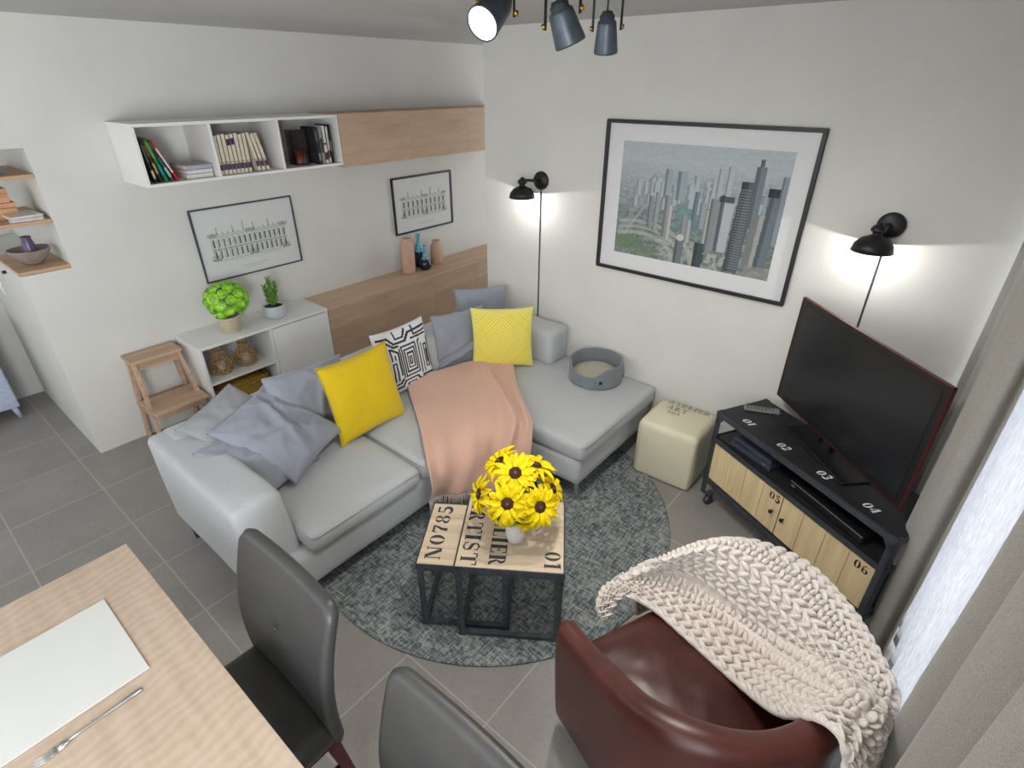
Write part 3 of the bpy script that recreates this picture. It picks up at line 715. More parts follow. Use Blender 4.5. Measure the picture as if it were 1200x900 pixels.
# columns: from the back of the seat to the fringe; rows: left edge to right edge
PT = [[(1.93, 2.47, .50), (1.82, 2.30, .477), (1.66, 2.05, .475), (1.51, 1.84, .462), (1.46, 1.765, .42), (1.455, 1.75, .33), (1.45, 1.775, .235)],
      [(2.10, 2.45, .50), (1.97, 2.25, .477), (1.78, 2.03, .475), (1.62, 1.82, .465), (1.56, 1.745, .40), (1.54, 1.73, .32), (1.53, 1.75, .225)],
      [(2.28, 2.40, .50), (2.12, 2.20, .482), (1.92, 1.98, .482), (1.77, 1.80, .470), (1.72, 1.72, .40), (1.68, 1.70, .31), (1.64, 1.70, .21)],
      [(2.45, 2.33, .50), (2.27, 2.12, .490), (2.08, 1.92, .490), (1.93, 1.76, .475), (1.84, 1.69, .40), (1.80, 1.66, .24), (1.78, 1.64, .18)],
      [(2.56, 2.22, .50), (2.36, 2.02, .482), (2.19, 1.83, .480), (2.05, 1.67, .472), (1.96, 1.62, .42), (1.90, 1.60, .28), (1.87, 1.59, .14)],
      [(2.61, 2.14, .48), (2.40, 1.93, .472), (2.24, 1.74, .468), (2.12, 1.60, .466), (2.04, 1.54, .42), (2.00, 1.52, .32), (1.98, 1.51, .20)]]
PT = [[Vector(p) for p in r] for r in PT]
def throw(u, v):
    p = bez(PT, u, v)
    fold = .022*math.sin(v*14+2.2*u)*(.20+.80*u)+.014*math.sin(v*31+u*3)*(u**1.5)+.010*math.sin(v*23-u*5)*u
    rd = .055*math.exp(-((v-.62-.16*math.sin(u*3.0))/.045)**2)*math.sin(PI*min(1, u*1.15))**.7+.022*math.exp(-((v-.93)/.035)**2)*math.sin(PI*min(1, u*1.2))
    up_ = Vector((0, 0, 1)) if u < .5 else Vector((-.35, -.6, .2+.8*max(0, 1-(u-.5)*5)))
    up_.normalize()
    p = p+up_*(max(fold, -.018)*.8+rd+.008+.004*fbm((p.x*7, p.y*7, p.z*7)))
    return tuple(p-tb)
mb = MB(); mb.grid(throw, 90, 90); mb.build('cloth', m_pink, th, solid=.006)
fr = MB(); rr = random.Random(5)
for k in range(130):
    v = k/129; p = Vector(throw(1, v)); d = Vector((rr.uniform(-.012, .012), rr.uniform(-.012, .012), -rr.uniform(.065, .095)))
    if p.z+.45+d.z < .016: d.z = .018-(p.z+.45); d.x -= .03
    fr.tube([tuple(p), tuple(p+d*.5+Vector((rr.uniform(-.004, .004), 0, 0))), tuple(p+d)], .0030, 5)
fr.build('fringe', fabric('fringe_grey', (196, 184, 176), 500), th)

# ================================================================== TV STAND
m_gun2 = plain('grey_steel', (74, 80, 86), .45, .5, .5, .1, 30, .08)
FLc = Vector((2.65, .72)); FRc = Vector((2.165, -.177)); HT = .64
xd = (FRc-FLc); WD = xd.length; ang = math.atan2(xd.y, xd.x)   # local x along the front (left->right), local y towards the wall
tv = thing('tv_stand', 'industrial television stand with black metal frame and pale pine doors on casters', 'tv stand', (FLc.x, FLc.y, 0), ang)
DP = .33
top = MB(); top.box(0, WD, 0, DP, HT-.018, HT, bev=.003); top.build('top_panel', m_bwood, tv)
MB().box(.012, WD-.012, .012, DP-.01, .462, .478).build('shelf_panel', m_bwood, tv)
MB().box(.012, WD-.012, .012, DP-.01, .185, .2).build('bottom_panel', m_bwood, tv)
MB().box(.012, WD-.012, DP-.018, DP-.01, .2, .62).build('back_panel', m_bwood, tv)
for nm, x0, x1 in (('side_panel', .004, .016), ('side_panel', WD-.016, WD-.004)): MB().box(x0, x1, .02, DP-.02, .2, .462).build(nm, m_bwood, tv)
for x in (0, WD):
    for y in (0, DP):
        dx = 1 if x == 0 else -1; dy = 1 if y == 0 else -1; mm = MB()
        mm.box(min(x-dx*.006, x+dx*.024), max(x-dx*.006, x+dx*.024), min(y-dy*.006, y), max(y-dy*.006, y), .08, HT+.0)
        mm.box(min(x-dx*.006, x), max(x-dx*.006, x), min(y-dy*.006, y+dy*.024), max(y-dy*.006, y+dy*.024), .08, HT+.0)
        if y == 0:
            for zz in (HT-.03,):
                mm.add([(x, -.006, zz), (x+dx*.05, -.006, zz), (x, -.006, zz-.07), (x, -.003, zz), (x+dx*.05, -.003, zz), (x, -.003, zz-.07)], [(0, 1, 2), (5, 4, 3), (0, 3, 4, 1), (1, 4, 5, 2), (2, 5, 3, 0)], False)
        mm.build('leg', m_gun2, tv)
        cx, cy = x+dx*.03, y+dy*.03
        cst = MB(); cst.tube([(cx-.011, cy, .028), (cx+.011, cy, .028)], .028, 18); cst.tube([(cx-.018, cy, .028), (cx+.018, cy, .028)], .007, 10)
        cst.bar((cx-.016, cy, .03), (cx-.016, cy, .075), .003, .022, (0, 1, 0)); cst.bar((cx+.016, cy, .03), (cx+.016, cy, .075), .003, .022, (0, 1, 0)); cst.box(cx-.02, cx+.02, cy-.018, cy+.018, .072, .082)
        cst.build('caster', m_gun, tv)
for z_, hh in ((HT-.010, .022), (.47, .022), (.19, .024)):
    mm = MB(); mm.box(-.008, WD+.008, -.008, -.002, z_-hh, z_+.006 if z_ < .6 else z_+.008)
    mm.box(-.008, -.002, -.008, DP+.004, z_-hh, z_+.006); mm.box(WD+.002, WD+.008, -.008, DP+.004, z_-hh, z_+.006); mm.build('frame_rail', m_gun2, tv)
for k in range(2):
    x0 = .02+k*(WD-.04)/2+.002; x1 = .02+(k+1)*(WD-.04)/2-.002; d = MB(); nb = 4
    for q in range(nb): d.box(x0+(x1-x0)*q/nb+.001, x0+(x1-x0)*(q+1)/nb-.001, -.001, .014, .204, .444, bev=.002)
    dd = d.build('door', m_pine, tv)
    t_ = text_mesh('05' if k == 0 else '06', .042, th=.0008); lay(t_, frameM(((x1-.075 if k == 0 else x1-.09), -.0018, .385), (1, 0, 0), (0, 0, 1))); t_.build('stencil_number', m_inkb, dd)
    kx = x1-.035 if k == 0 else x0+.03
    kb = MB(); kb.tube([(kx, -.001, .325), (kx, -.014, .325)], .005, 10); kb.ell((kx, -.017, .325), .011, .008, .011, 12, 8); kb.build('knob', m_dark, dd)
for k, tx in enumerate(('01', '02', '03', '04')):
    t_ = text_mesh(tx, .042, gap=.06, th=.0006, slant=.2, fit=.062); lay(t_, frameM((.115+k*.235, .042, HT+.0004), (1, 0, 0), (0, 1, 0))); t_.build('stencil_number', m_inkw, tv)
def tvloc(x, y, z): # stand-local -> world
    v = Matrix.Rotation(ang, 3, 'Z') @ Vector((x, y, z)); return (v.x+FLc.x, v.y+FLc.y, v.z)
# devices
g = thing('game_console', 'black slab game console on the left side of the stand shelf', 'game console', tvloc(.23, .125, .4785), ang+R(4))
mm = MB(); mm.box(-.13, .13, -.10, .10, .004, .030, bev=.003); mm.box(-.125, .125, -.095, .095, .034, .060, bev=.003); mm.box(-.12, .12, -.09, .09, .029, .035); mm.build('body', plain('slate_plastic', (58, 66, 78), .45, .5), g)
MB().box(-.10, -.0, -.102, -.1, .044, .047).build('disc_slot', m_blk, g); MB().box(.08, .1, -.1025, -.1, .02, .024).build('power_light', m_chrome, g)
g = thing('disc_player', 'flat black disc player with silver trim on the right side of the stand shelf', 'disc player', tvloc(.70, .145, .4785), ang-R(3))
MB().box(-.2, .2, -.12, .12, .004, .05, bev=.003).build('body', m_blk, g); MB().box(-.2, .2, -.1215, -.12, .042, .046).build('trim_strip', m_chrome, g); MB().box(-.19, -.17, -.124, -.12, .02, .03).build('button', m_chrome, g); MB().box(-.08, .06, -.1212, -.12, .022, .034).build('display_window', m_dark, g)
g = thing('remote_control', 'slim grey remote control lying at the far left of the stand top', 'remote control', tvloc(.085, .21, HT+.001), ang+R(52))
MB().box(-.09, .09, -.022, .022, 0, .014, bev=.004).build('body', plain('grey_plastic', (120, 120, 120), .5), g)
mm = MB()
for i in range(8):
    for j in range(3): mm.ell((-.07+i*.018, -.012+j*.012, .0145), .004, .004, .0015, 8, 4)
mm.build('buttons', m_blk, g)

# TELEVISION
P0 = Vector((2.92, .513)); P1 = Vector((2.264, -.147)); d = P1-P0; tw = d.length; ta = math.atan2(d.y, d.x)
tt = thing('television', 'large flat black television with thin dark red rim standing on the tv stand', 'television', (2.592, .183, HT+.001), ta)
zb, zt = .70-HT, 1.262-HT
MB().box(-tw/2+.004, tw/2-.004, -.002, .020, zb+.004, zt-.004, bev=.003).build('bezel', m_blk, tt)
MB().box(-tw/2+.1, tw/2-.1, .02, .045, zb+.05, zt-.12, bev=.01).build('back_housing', m_blk, tt)
mm = MB()
m_redrim = plain('red_rim', (74, 24, 22), .35, .5, .1)
mm.box(-tw/2, tw/2, -.004, .012, zt-.005, zt); mm.box(-tw/2, tw/2, -.004, .012, zb, zb+.006); mm.box(-tw/2, -tw/2+.004, -.004, .012, zb, zt); mm.box(tw/2-.004, tw/2, -.004, .012, zb, zt)
mm.build('rim', m_redrim, tt)
sc_ = NT('tv_glass', .22, .5); sc_.base((30, 31, 34))
MB().box(-tw/2+.034, tw/2-.034, -.0035, -.0015, zb+.036, zt-.03).build('screen', sc_.m, tt)
nk = MB(); nk.box(-.012, .012, .005, .035, .012, zb+.02); nk.box(-.09, -.075, .005, .03, .012, zb+.02); nk.build('neck', m_blk, tt)
MB().box(-.235, .235, -.075, .075, 0, .012, bev=.004).build('foot', m_blk, tt)

# ================================================================== LOW CABINETS ON THE LEFT WALL
def panelbox(mb, x0, x1, y0, y1, z0, z1, b=.0015): mb.box(x0, x1, y0, y1, z0, z1, bev=b); return mb
cbt = thing('low_cabinet', 'pale grey low cabinet with open shelves and one door, carrying two potted plants', 'cabinet', (1.68, 3.85, 0))
q = (1.68, 3.85, 0)
def bx(name, x0, x1, y0, y1, z0, z1, mat, parent, base, b=.0015): return MB().box(x0-base[0], x1-base[0], y0-base[1], y1-base[1], z0-base[2], z1-base[2], bev=b).build(name, mat, parent)
bx('top_panel', 1.185, 2.165, 3.66, 4.032, .628, .647, m_white, cbt, q); bx('bottom_panel', 1.2, 2.15, 3.67, 4.03, .06, .078, m_white, cbt, q)
for x in (1.185, 1.675, 2.147): bx('side_panel', x, x+.018, 3.665, 4.03, .02, .628, m_white, cbt, q)
bx('back_panel', 1.2, 2.15, 4.018, 4.03, .06, .63, m_white, cbt, q); bx('shelf', 1.203, 1.675, 3.672, 4.018, .355, .372, m_white, cbt, q)
dd = bx('door', 1.696, 2.145, 3.655, 3.672, .07, .622, m_pale, cbt, q); bx('plinth', 1.2, 2.15, 3.69, 3.70, 0, .06, m_white, cbt, q)
for k in range(4):
    x0 = 2.175+k*.57
    c_ = thing('sideboard_unit', ['wood veneer sideboard unit next to the pale cabinet', 'wood veneer sideboard unit, second from the pale cabinet', 'wood veneer sideboard unit beneath the pink vases', 'wood veneer sideboard unit running behind the right wall edge'][k], 'sideboard', (x0, 3.68, 0), 0, 'wood veneer sideboard units')
    q2 = (x0, 3.68, 0)
    bx('body', x0+.001, x0+.569, 3.70, 4.03, .04, .612, m_oakd, c_, q2); bx('door', x0+.0004, x0+.5696, 3.68, 3.699, .05, .608, m_oakd, c_, q2); bx('plinth', x0+.01, x0+.56, 3.72, 3.73, 0, .04, m_oakd, c_, q2)
wt_ = MB().box(0, 2.28, -.365, 0, 0, .018, bev=.001).build('wooden_worktop', m_oak); wt_.location = (2.173, 4.032, .614)
tagp(wt_, 'long wood veneer top board over the sideboard units', 'worktop')

# wall shelf
q = (1.185, 3.66, 1.665)
ws = thing('wall_shelf', 'white wall-mounted open shelf of three compartments filled with books', 'shelf', q)
t_ = .017
bx('top_panel', 1.185, 2.50, 3.66, 4.032, 1.995-t_, 1.995, m_pale, ws, q); bx('bottom_panel', 1.185, 2.50, 3.66, 4.032, 1.665, 1.665+t_, m_pale, ws, q)
for x in (1.185, 1.595, 2.03, 2.483): bx('side_panel', x, x+t_, 3.661, 4.03, 1.665+t_, 1.995-t_, m_pale, ws, q)
bx('back_panel', 1.2, 2.49, 4.02, 4.03, 1.68, 1.98, m_white, ws, q)
for k in range(3):
    x0 = 2.503+k*.652
    c_ = thing('wall_cabinet', ['wood fronted wall cabinet next to the white open shelf', 'middle one of the wood fronted wall cabinets', 'wood fronted wall cabinet at the right wall edge'][k], 'wall cabinet', (x0, 3.66, 1.65), 0, 'wood fronted wall cabinets')
    q2 = (x0, 3.66, 1.65)
    bx('body', x0+.001, x0+.650, 3.675, 4.03, 1.648, 2.0, m_oakd, c_, q2); bx('door', x0+.0003, x0+.6517, 3.655, 3.674, 1.646, 2.0, m_oakd, c_, q2)

# ------------------------------------------------------------------ books
def book(label, x, y, z, th, h, dp, colr, lean=0, band=None, tint=None, group=None, lying=False, cover=None):
    """spine faces -y; x is the left foot of the spine"""
    r = thing('book', label, 'book', (x, y, z), 0, group)
    cm = plain('cover_%d_%d_%d' % colr, colr, .55, .4); pm = plain('paper_pages', (226, 222, 210), .8, .2)
    Mx = Matrix.Rotation(R(-lean), 4, 'Y') if not lying else Matrix.Identity(4)
    if lying: Mx = Matrix.Rotation(R(lean), 4, 'Z')
    def b(nm, x0, x1, y0, y1, z0, z1, m):
        mb = MB(); mb.box(x0, x1, y0, y1, z0, z1, bev=.0006); mb.v = [tuple(Mx @ Vector(v)) for v in mb.v]; return mb.build(nm, m, r)
    if lying:
        b('pages', .003, h-.003, .003, dp-.003, .002, th-.002, pm); mb = MB(); mb.box(0, h, 0, dp, 0, .002); mb.box(0, h, 0, dp, th-.002, th); mb.box(0, h, 0, .002, 0, th)
    else:
        b('pages', .002, th-.002, .003, dp-.003, .003, h-.003, pm); mb = MB(); mb.box(0, .002, 0, dp, 0, h); mb.box(th-.002, th, 0, dp, 0, h); mb.box(0, th, 0, .003, 0, h)
    mb.v = [tuple(Mx @ Vector(v)) for v in mb.v]; mb.build('cover', cm, r)
    if band and not lying:
        for z0, z1, c in band: b('spine_mark', th*.12, th*.88, -.0012, .0, h*z0, h*z1, plain('cover_%d_%d_%d' % c, c, .55, .4))
    return r
ZS = 1.665+t_+.0005
specs = [('black leaning book at the far left of the left compartment', .016, .225, (26, 28, 26), [(.1, .3, (190, 180, 150)), (.5, .9, (60, 80, 50))]),
         ('dark brown leaning book, second in the left compartment', .016, .235, (46, 38, 30), [(.2, .45, (170, 140, 90)), (.6, .85, (120, 60, 40))]),
         ('green leaning book in the left compartment', .020, .24, (44, 108, 56), [(.15, .4, (40, 130, 130)), (.55, .92, (80, 150, 60))]),
         ('teal and dark green leaning book beside the red one', .018, .225, (24, 92, 84), [(.1, .35, (120, 190, 180)), (.6, .8, (30, 40, 30))]),
         ('bright red leaning book in the left compartment', .014, .24, (206, 28, 38), [(.2, .8, (226, 190, 190))])]
xx = 1.240
for i, (lb, th_, h_, c, bd) in enumerate(specs):
    ln_ = 6+i*4.0
    book(lb, xx, 3.70, ZS+.001, th_, h_, .16, c, ln_, bd); xx += th_/math.cos(R(ln_))+.012
for i, (lb, c) in enumerate((('lowest white book lying flat in the left compartment', (214, 212, 206)), ('middle white book lying flat in the left compartment', (208, 208, 208)), ('grey topped book lying on the flat white books', (170, 172, 178)))):
    book(lb, 1.425+i*.004, 3.71, ZS+i*.0245, .024, .155, .22, c, i*1.5-1, lying=True, group=None)
ords = ['first', 'second', 'third', 'fourth', 'fifth', 'sixth', 'seventh', 'eighth', 'ninth', 'tenth']
xx = 1.622
for i in range(11):
    th_ = .025; lean = 0 if i < 8 else 9+(i-8)*1.5
    lb = 'cream spined book with dark foot mark, %s from the left in the middle compartment' % (ords+['eleventh'])[i]
    bd = [(.12, .27, (70, 58, 84)), (.30, .33, (180, 150, 120))]
    if i in (3, 4): bd.append((.74, .9, (52, 40, 66)))
    book(lb, xx, 3.70, ZS+.001, th_, .225+.004*((i*7) % 3), .17, (214, 204, 184), lean, bd, group='cream spined books in the middle compartment')
    xx += th_+.0012+(.036 if i == 7 else .005 if i > 7 else 0)
sp3 = [('black thick book in the right compartment', .022, .24, (40, 40, 44), [(.1, .3, (120, 120, 120)), (.6, .9, (90, 90, 96))]), ('grey spined book in the right compartment', .024, .235, (150, 150, 150), [(.3, .7, (70, 70, 74))]),
       ('white book with black marks in the right compartment', .026, .245, (214, 212, 208), [(.1, .3, (60, 40, 50)), (.5, .55, (60, 60, 60))]), ('pale book with red brown mark in the right compartment', .020, .24, (200, 196, 190), [(.15, .35, (120, 60, 50))]), ('black book at the far right of the right compartment', .016, .25, (30, 30, 34), [(.3, .6, (120, 110, 120))])]
xx = 2.325
for i, (lb, th_, h_, c, bd) in enumerate(sp3):
    book(lb, xx, 3.69, ZS+.001, th_, h_, .16, c, 3 if i < 1 else 0, bd); xx += th_+(.003 if i == 0 else .0025)
g = thing('glass_container', 'dark glass box holding something orange beside the books in right compartment', 'container', (2.235, 3.80, ZS+.001))
MB().box(-.05, .05, -.05, .05, 0, .225, bev=.003).build('glass_body', glass_mat('smoked_glass', (.45, .42, .42, 1), .05), g)
MB().lathe([(0, .002), (.036, .002), (.04, .05), (.036, .085), (0, .09)], 20).build('orange_filling', plain('orange_fill', (196, 88, 40), .7), g)

# ------------------------------------------------------------------ framed prints
ART = vcol('printed_paper', .55, 0, .3)
def raster(name, arr, w, h, M4, parent, mat=ART):
    """flat printed sheet; arr[row from bottom][col] = sRGB"""
    ny, nx = arr.shape[:2]; mb = MB()
    a = arr.astype(float)/255; a = np.where(a <= .04045, a/12.92, ((a+.055)/1.055)**2.4)
    mb.grid(lambda u, v: (u*w, v*h, 0), nx, ny, lambda u, v: tuple(a[min(ny-1, int(round(v*(ny-1)))), min(nx-1, int(round(u*(nx-1))))]), smooth=False)
    lay(mb, M4); return mb.build(name, mat, parent)
def frame(name, label, cat, M4, w, h, fwid, depth, fmat, arr, mat_margin=None, art_rect=None, glass=True):
    r = thing(name, label, cat); r.matrix_world = M4   # local: x right, y up, z out of the wall
    mb = MB()
    mb.box(0, w, 0, fwid, 0, depth); mb.box(0, w, h-fwid, h, 0, depth); mb.box(0, fwid, fwid, h-fwid, 0, depth); mb.box(w-fwid, w, fwid, h-fwid, 0, depth)
    mb.build('frame', fmat, r, bevel=.0015)
    MB().box(fwid*.5, w-fwid*.5, fwid*.5, h-fwid*.5, .002, .008).build('mount_board', plain('white_mount', (214, 215, 216), .8, .2, 0, .005), r)
    x0, y0, x1, y1 = art_rect or (fwid, fwid, w-fwid, h-fwid)
    raster('print', arr, x1-x0, y1-y0, Matrix.Translation((x0, y0, .0086)), r)
    return r
def engraving(nx=230, ny=152, seed=1, bays=13):
    rg_ = np.random.default_rng(seed); a = np.full((ny, nx, 3), 208.0); a[..., 1] += 1; a[..., 2] += 0
    a += rg_.normal(0, 1.2, (ny, nx, 1))
    def dark(x0, x1, y0, y1, v): a[int(y0*ny):max(int(y1*ny), int(y0*ny)+1), int(x0*nx):max(int(x1*nx), int(x0*nx)+1)] -= v
    X0, X1 = .12, .90
    for y in (.26, .43, .60, .63): dark(X0, X1, y, y+.008, 70)
    bw = (X1-X0)/bays
    for k in range(bays):
        x = X0+k*bw
        dark(x+.3*bw, x+.62*bw, .30, .40, 105); dark(x+.3*bw, x+.62*bw, .46, .57, 105); dark(x+.05*bw, x+.12*bw, .27, .60, 50); dark(x+.2*bw, x+.75*bw, .415, .43, 50)
        dark(x+.40*bw, x+.55*bw, .635, .665, 60); dark(x+.26*bw, x+.66*bw, .40, .41, 60)
        if k in (1, 4, 6, 8, 11): dark(x+.35*bw, x+.6*bw, .64, .74+.03*(k == 6), 45)
    for x, w_ in ((X0-.02, .09), (X1-.07, .09), (.47, .10)): dark(x, x+w_, .27, .29, 50); dark(x, x+w_, .61, .66, 35); dark(x, x+w_, .27, .35, 22)
    dark(.2, .8, .235, .24, 30); dark(.36, .66, .12, .135, 22); dark(.40, .60, .09, .10, 18)
    n = rg_.random((ny, nx)); m = np.zeros((ny, nx), bool); m[int(.27*ny):int(.62*ny), int(X0*nx):int(X1*nx)] = True
    a[m & (n < .22)] -= 32
    return np.clip(a, 30, 235)
m_slate = plain('slate_frame', (72, 80, 88), .5, .4); m_bfr = plain('black_frame', (26, 27, 29), .45, .5)
def wallM(x, z): return frameM((x, YA-.001, z), (1, 0, 0), (0, 0, 1))
frame('framed_engraving', 'building facade engraving in a thin slate frame above the leafy plants', 'picture', wallM(1.487, .943), .749, .502, .010, .018, m_slate, engraving(seed=1, bays=15))
frame('framed_engraving', 'building facade engraving in a black frame above the pink vases', 'picture', wallM(3.205, .953), .735, .501, .016, .018, m_bfr, engraving(seed=4, bays=10))
def city(nx=330, ny=226):
    r = np.random.default_rng(12); a = np.zeros((ny, nx, 3)); Y = np.linspace(0, 1, ny)[:, None]; X = np.linspace(0, 1, nx)[None]
    haze = np.array([176, 186, 190.]); ground = np.array([120, 132, 130.])
    t = np.clip((Y-.35)/.5, 0, 1); t = np.repeat(t, nx, 1)[..., None]
    a[:] = ground*(1-t)+haze*t
    def sm(n1, n2):
        g = r.random((n2+2, n1+2)); yy = np.linspace(0, n2, ny); xx = np.linspace(0, n1, nx); iy = yy.astype(int); ix = xx.astype(int); fy = (yy-iy)[:, None]; fx = (xx-ix)[None]
        return (g[iy][:, ix]*(1-fy)*(1-fx)+g[iy+1][:, ix]*fy*(1-fx)+g[iy][:, ix+1]*(1-fy)*fx+g[iy+1][:, ix+1]*fy*fx)
    tex = (sm(80, 70)-.5)*50*(1-t[..., 0]*.85)+(sm(24, 60)-.5)*30*(1-t[..., 0]*.8); a += tex[..., None]
    def blend(mask, c, k=1.0): a[mask] = a[mask]*(1-k)+np.array(c, float)*k
    Xg = np.repeat(X, ny, 0); Yg = np.repeat(Y, nx, 1)
    # green patches and motorways on the left
    blend(((Xg-.07)/.12)**2+((Yg-.12)/.07)**2 < 1, (104, 128, 96), .75); blend(((Xg-.22)/.12)**2+((Yg-.06)/.05)**2 < 1, (110, 132, 104), .6)
    for off, w_, c in ((0, .022, (150, 158, 160)), (.05, .012, (168, 172, 170)), (-.05, .012, (128, 138, 140))):
        cx = .02+off+(Yg-.2)*.42*np.ones_like(Yg)+.12*(Yg-.2)**2
        blend((abs(Xg-cx) < w_*(1-.5*Yg)) & (Yg > .18) & (Yg < .75), c, .6)
    for rad, w_ in ((.20, .016), (.25, .010), (.30, .014)):
        d_ = np.sqrt(((Xg-.16)/1.25)**2+((Yg-.02)/1.0)**2); blend((abs(d_-rad) < w_) & (Xg > .02) & (Xg < .55) & (Yg < .34), (178, 178, 172), .65)
    blend((Xg > .28) & (Xg < .60) & (Yg > .04) & (Yg < .22) & (sm(40, 40) > .45), (186, 182, 172), .5)
    blend((Xg > .40) & (Xg < .62) & (Yg > .30) & (Yg < .52), (98, 142, 148), .5)
    def tower(x, w_, y0, y1, c, hz=0, win=True, side=.35, lean=0.0):
        c = np.array(c, float)*(1-hz)+haze*hz
        for j in range(max(0, int(y0*ny)), min(ny, int(y1*ny))):
            s_ = x+lean*(j/ny-y0); i0 = max(0, int(s_*nx)); i1 = min(nx, int((s_+w_)*nx)); im = i0+int((i1-i0)*side)
            row = 1-.10*(1-hz)*(j % 4 == 0)*win
            a[j, i0:im] = c*.74*row+haze*.03; a[j, im:i1] = c*row
            if win and hz < .7: a[j, im:i1:3] *= .88; a[j, i0:im:3] *= .92
    for k in range(46):   # distant hazy blocks
        x = r.uniform(.05, .98); y0 = r.uniform(.42, .62); tower(x, r.uniform(.018, .045), y0, y0+r.uniform(.06, .20), (140, 156, 164), .70+.26*(y0-.42)/.2, False)
    tower(.30, .05, .55, .80, (120, 140, 146), .55, False); tower(.38, .06, .55, .79, (116, 138, 146), .55, False); tower(.62, .03, .55, .84, (176, 180, 182), .5, False); tower(.67, .035, .55, .86, (178, 182, 184), .45, False)
    for x, w_, y0, y1, c in ((.215, .035, .30, .56, (142, 148, 150)), (.255, .03, .26, .60, (158, 166, 168)), (.32, .05, .22, .58, (150, 158, 160)), (.345, .03, .20, .50, (196, 196, 190)), (.50, .03, .38, .64, (110, 132, 140)), (.54, .04, .34, .56, (158, 168, 170)), (.44, .035, .18, .44, (150, 158, 160)), (.475, .03, .20, .40, (178, 182, 180)), (.58, .035, .20, .50, (190, 190, 184))):
        tower(x, w_, y0, y1, c, .12)
    tower(.42, .055, .0, .22, (118, 128, 134), 0); blend(((Xg-.447)/.022)**2+((Yg-.235)/.03)**2 < 1, (205, 206, 204), .9)
    tower(.545, .065, .0, .22, (72, 86, 90), 0); tower(.63, .10, .17, .62, (190, 194, 196), .02, True, .3, .02); tower(.66, .02, .17, .64, (92, 104, 112), 0, False)
    tower(.65, .085, .58, .63, (76, 90, 98), 0, False); tower(.60, .04, .17, .60, (140, 148, 150), .05)
    tower(.735, .085, .02, .76, (96, 104, 110), 0, True, .4, .03); tower(.755, .04, .70, .76, (64, 72, 78), 0)
    for j in range(int(.05*ny), int(.70*ny), 5): a[j, int(.76*nx):int(.82*nx):2] = (176, 180, 180)
    tower(.82, .055, .40, .88, (118, 130, 138), .1, True, .4); tower(.835, .02, .88, .93, (90, 100, 108), .1)
    tower(.84, .075, .08, .52, (168, 172, 170), 0, True, .5, .02)
    tower(.90, .07, .08, .72, (112, 126, 136), 0, True, .35, .03); tower(.905, .07, .66, .73, (50, 60, 70), 0); tower(.965, .03, .30, .82, (138, 150, 160), .2); 
    blend((Xg > .60) & (Yg < .14) & (sm(50, 30) > .5) & (Xg < .74), (196, 192, 182), .6); blend((Xg > .86) & (Yg < .10), (150, 148, 140), .6)
    a += r.normal(0, 3, (ny, nx, 1))
    return np.clip(a*.97, 20, 240)
Mb = frameM((XB-.001, 1.772, 1.159), (0, -1, 0), (0, 0, 1))
frame('framed_photograph', 'large black framed photograph of hazy city towers on the right wall', 'picture', Mb, 1.772-.618, .857, .019, .024, m_bfr, city(), art_rect=(.114, .113, 1.044, .749))

# ------------------------------------------------------------------ vases on the sideboard
def lathe_thing(name, label, cat, loc, parts, group=None, n=32):
    r = thing(name, label, cat, loc, 0, group)
    for pn, prof, mat in parts: MB().lathe(prof, n).build(pn, mat, r)
    return r
m_terr = plain('pink_clay', (206, 170, 150), .8, .2, 0, .02, 30, .05); m_glz = plain('blue_glaze', (96, 160, 180), .25, .6, 0, .25, 25); m_nvy = plain('navy_glaze', (26, 30, 44), .2, .6, 0, .3, 20)
ZW = .6325
lathe_thing('vase', 'tall pink clay bottle vase on the wood sideboard', 'vase', (3.215, 3.90, ZW), [('body', [(0, 0), (.056, 0), (.062, .008), (.064, .2), (.062, .265), (.050, .285), (.040, .292), (.040, .312), (.044, .32), (.036, .322), (.034, .29), (0, .28)], m_terr)])
lathe_thing('vase', 'shorter pink clay vase at the right of the vase group', 'vase', (3.60, 3.93, ZW), [('body', [(0, 0), (.050, 0), (.055, .008), (.057, .13), (.052, .175), (.036, .195), (.034, .215), (.038, .222), (.030, .222), (.028, .19), (0, .185)], m_terr)])
lathe_thing('bottle_vase', 'blue topped dark bottle vase with round belly at the front of the vase group', 'vase', (3.385, 3.86, ZW), [('body', [(0, 0), (.040, 0), (.056, .02), (.060, .05), (.050, .085), (.036, .10)], m_nvy), ('neck', [(.036, .10), (.022, .125), (.014, .16), (.014, .20), (.024, .225), (.016, .225), (.010, .20), (0, .19)], m_glz)])
lathe_thing('bottle_vase', 'taller blue and navy bottle vase standing behind the round bellied one', 'vase', (3.41, 3.965, ZW), [('body', [(0, 0), (.040, 0), (.046, .02), (.050, .10), (.044, .15)], m_nvy), ('neck', [(.044, .15), (.034, .20), (.018, .235), (.014, .27), (.026, .31), (.018, .31), (.010, .27), (0, .26)], m_glz)])

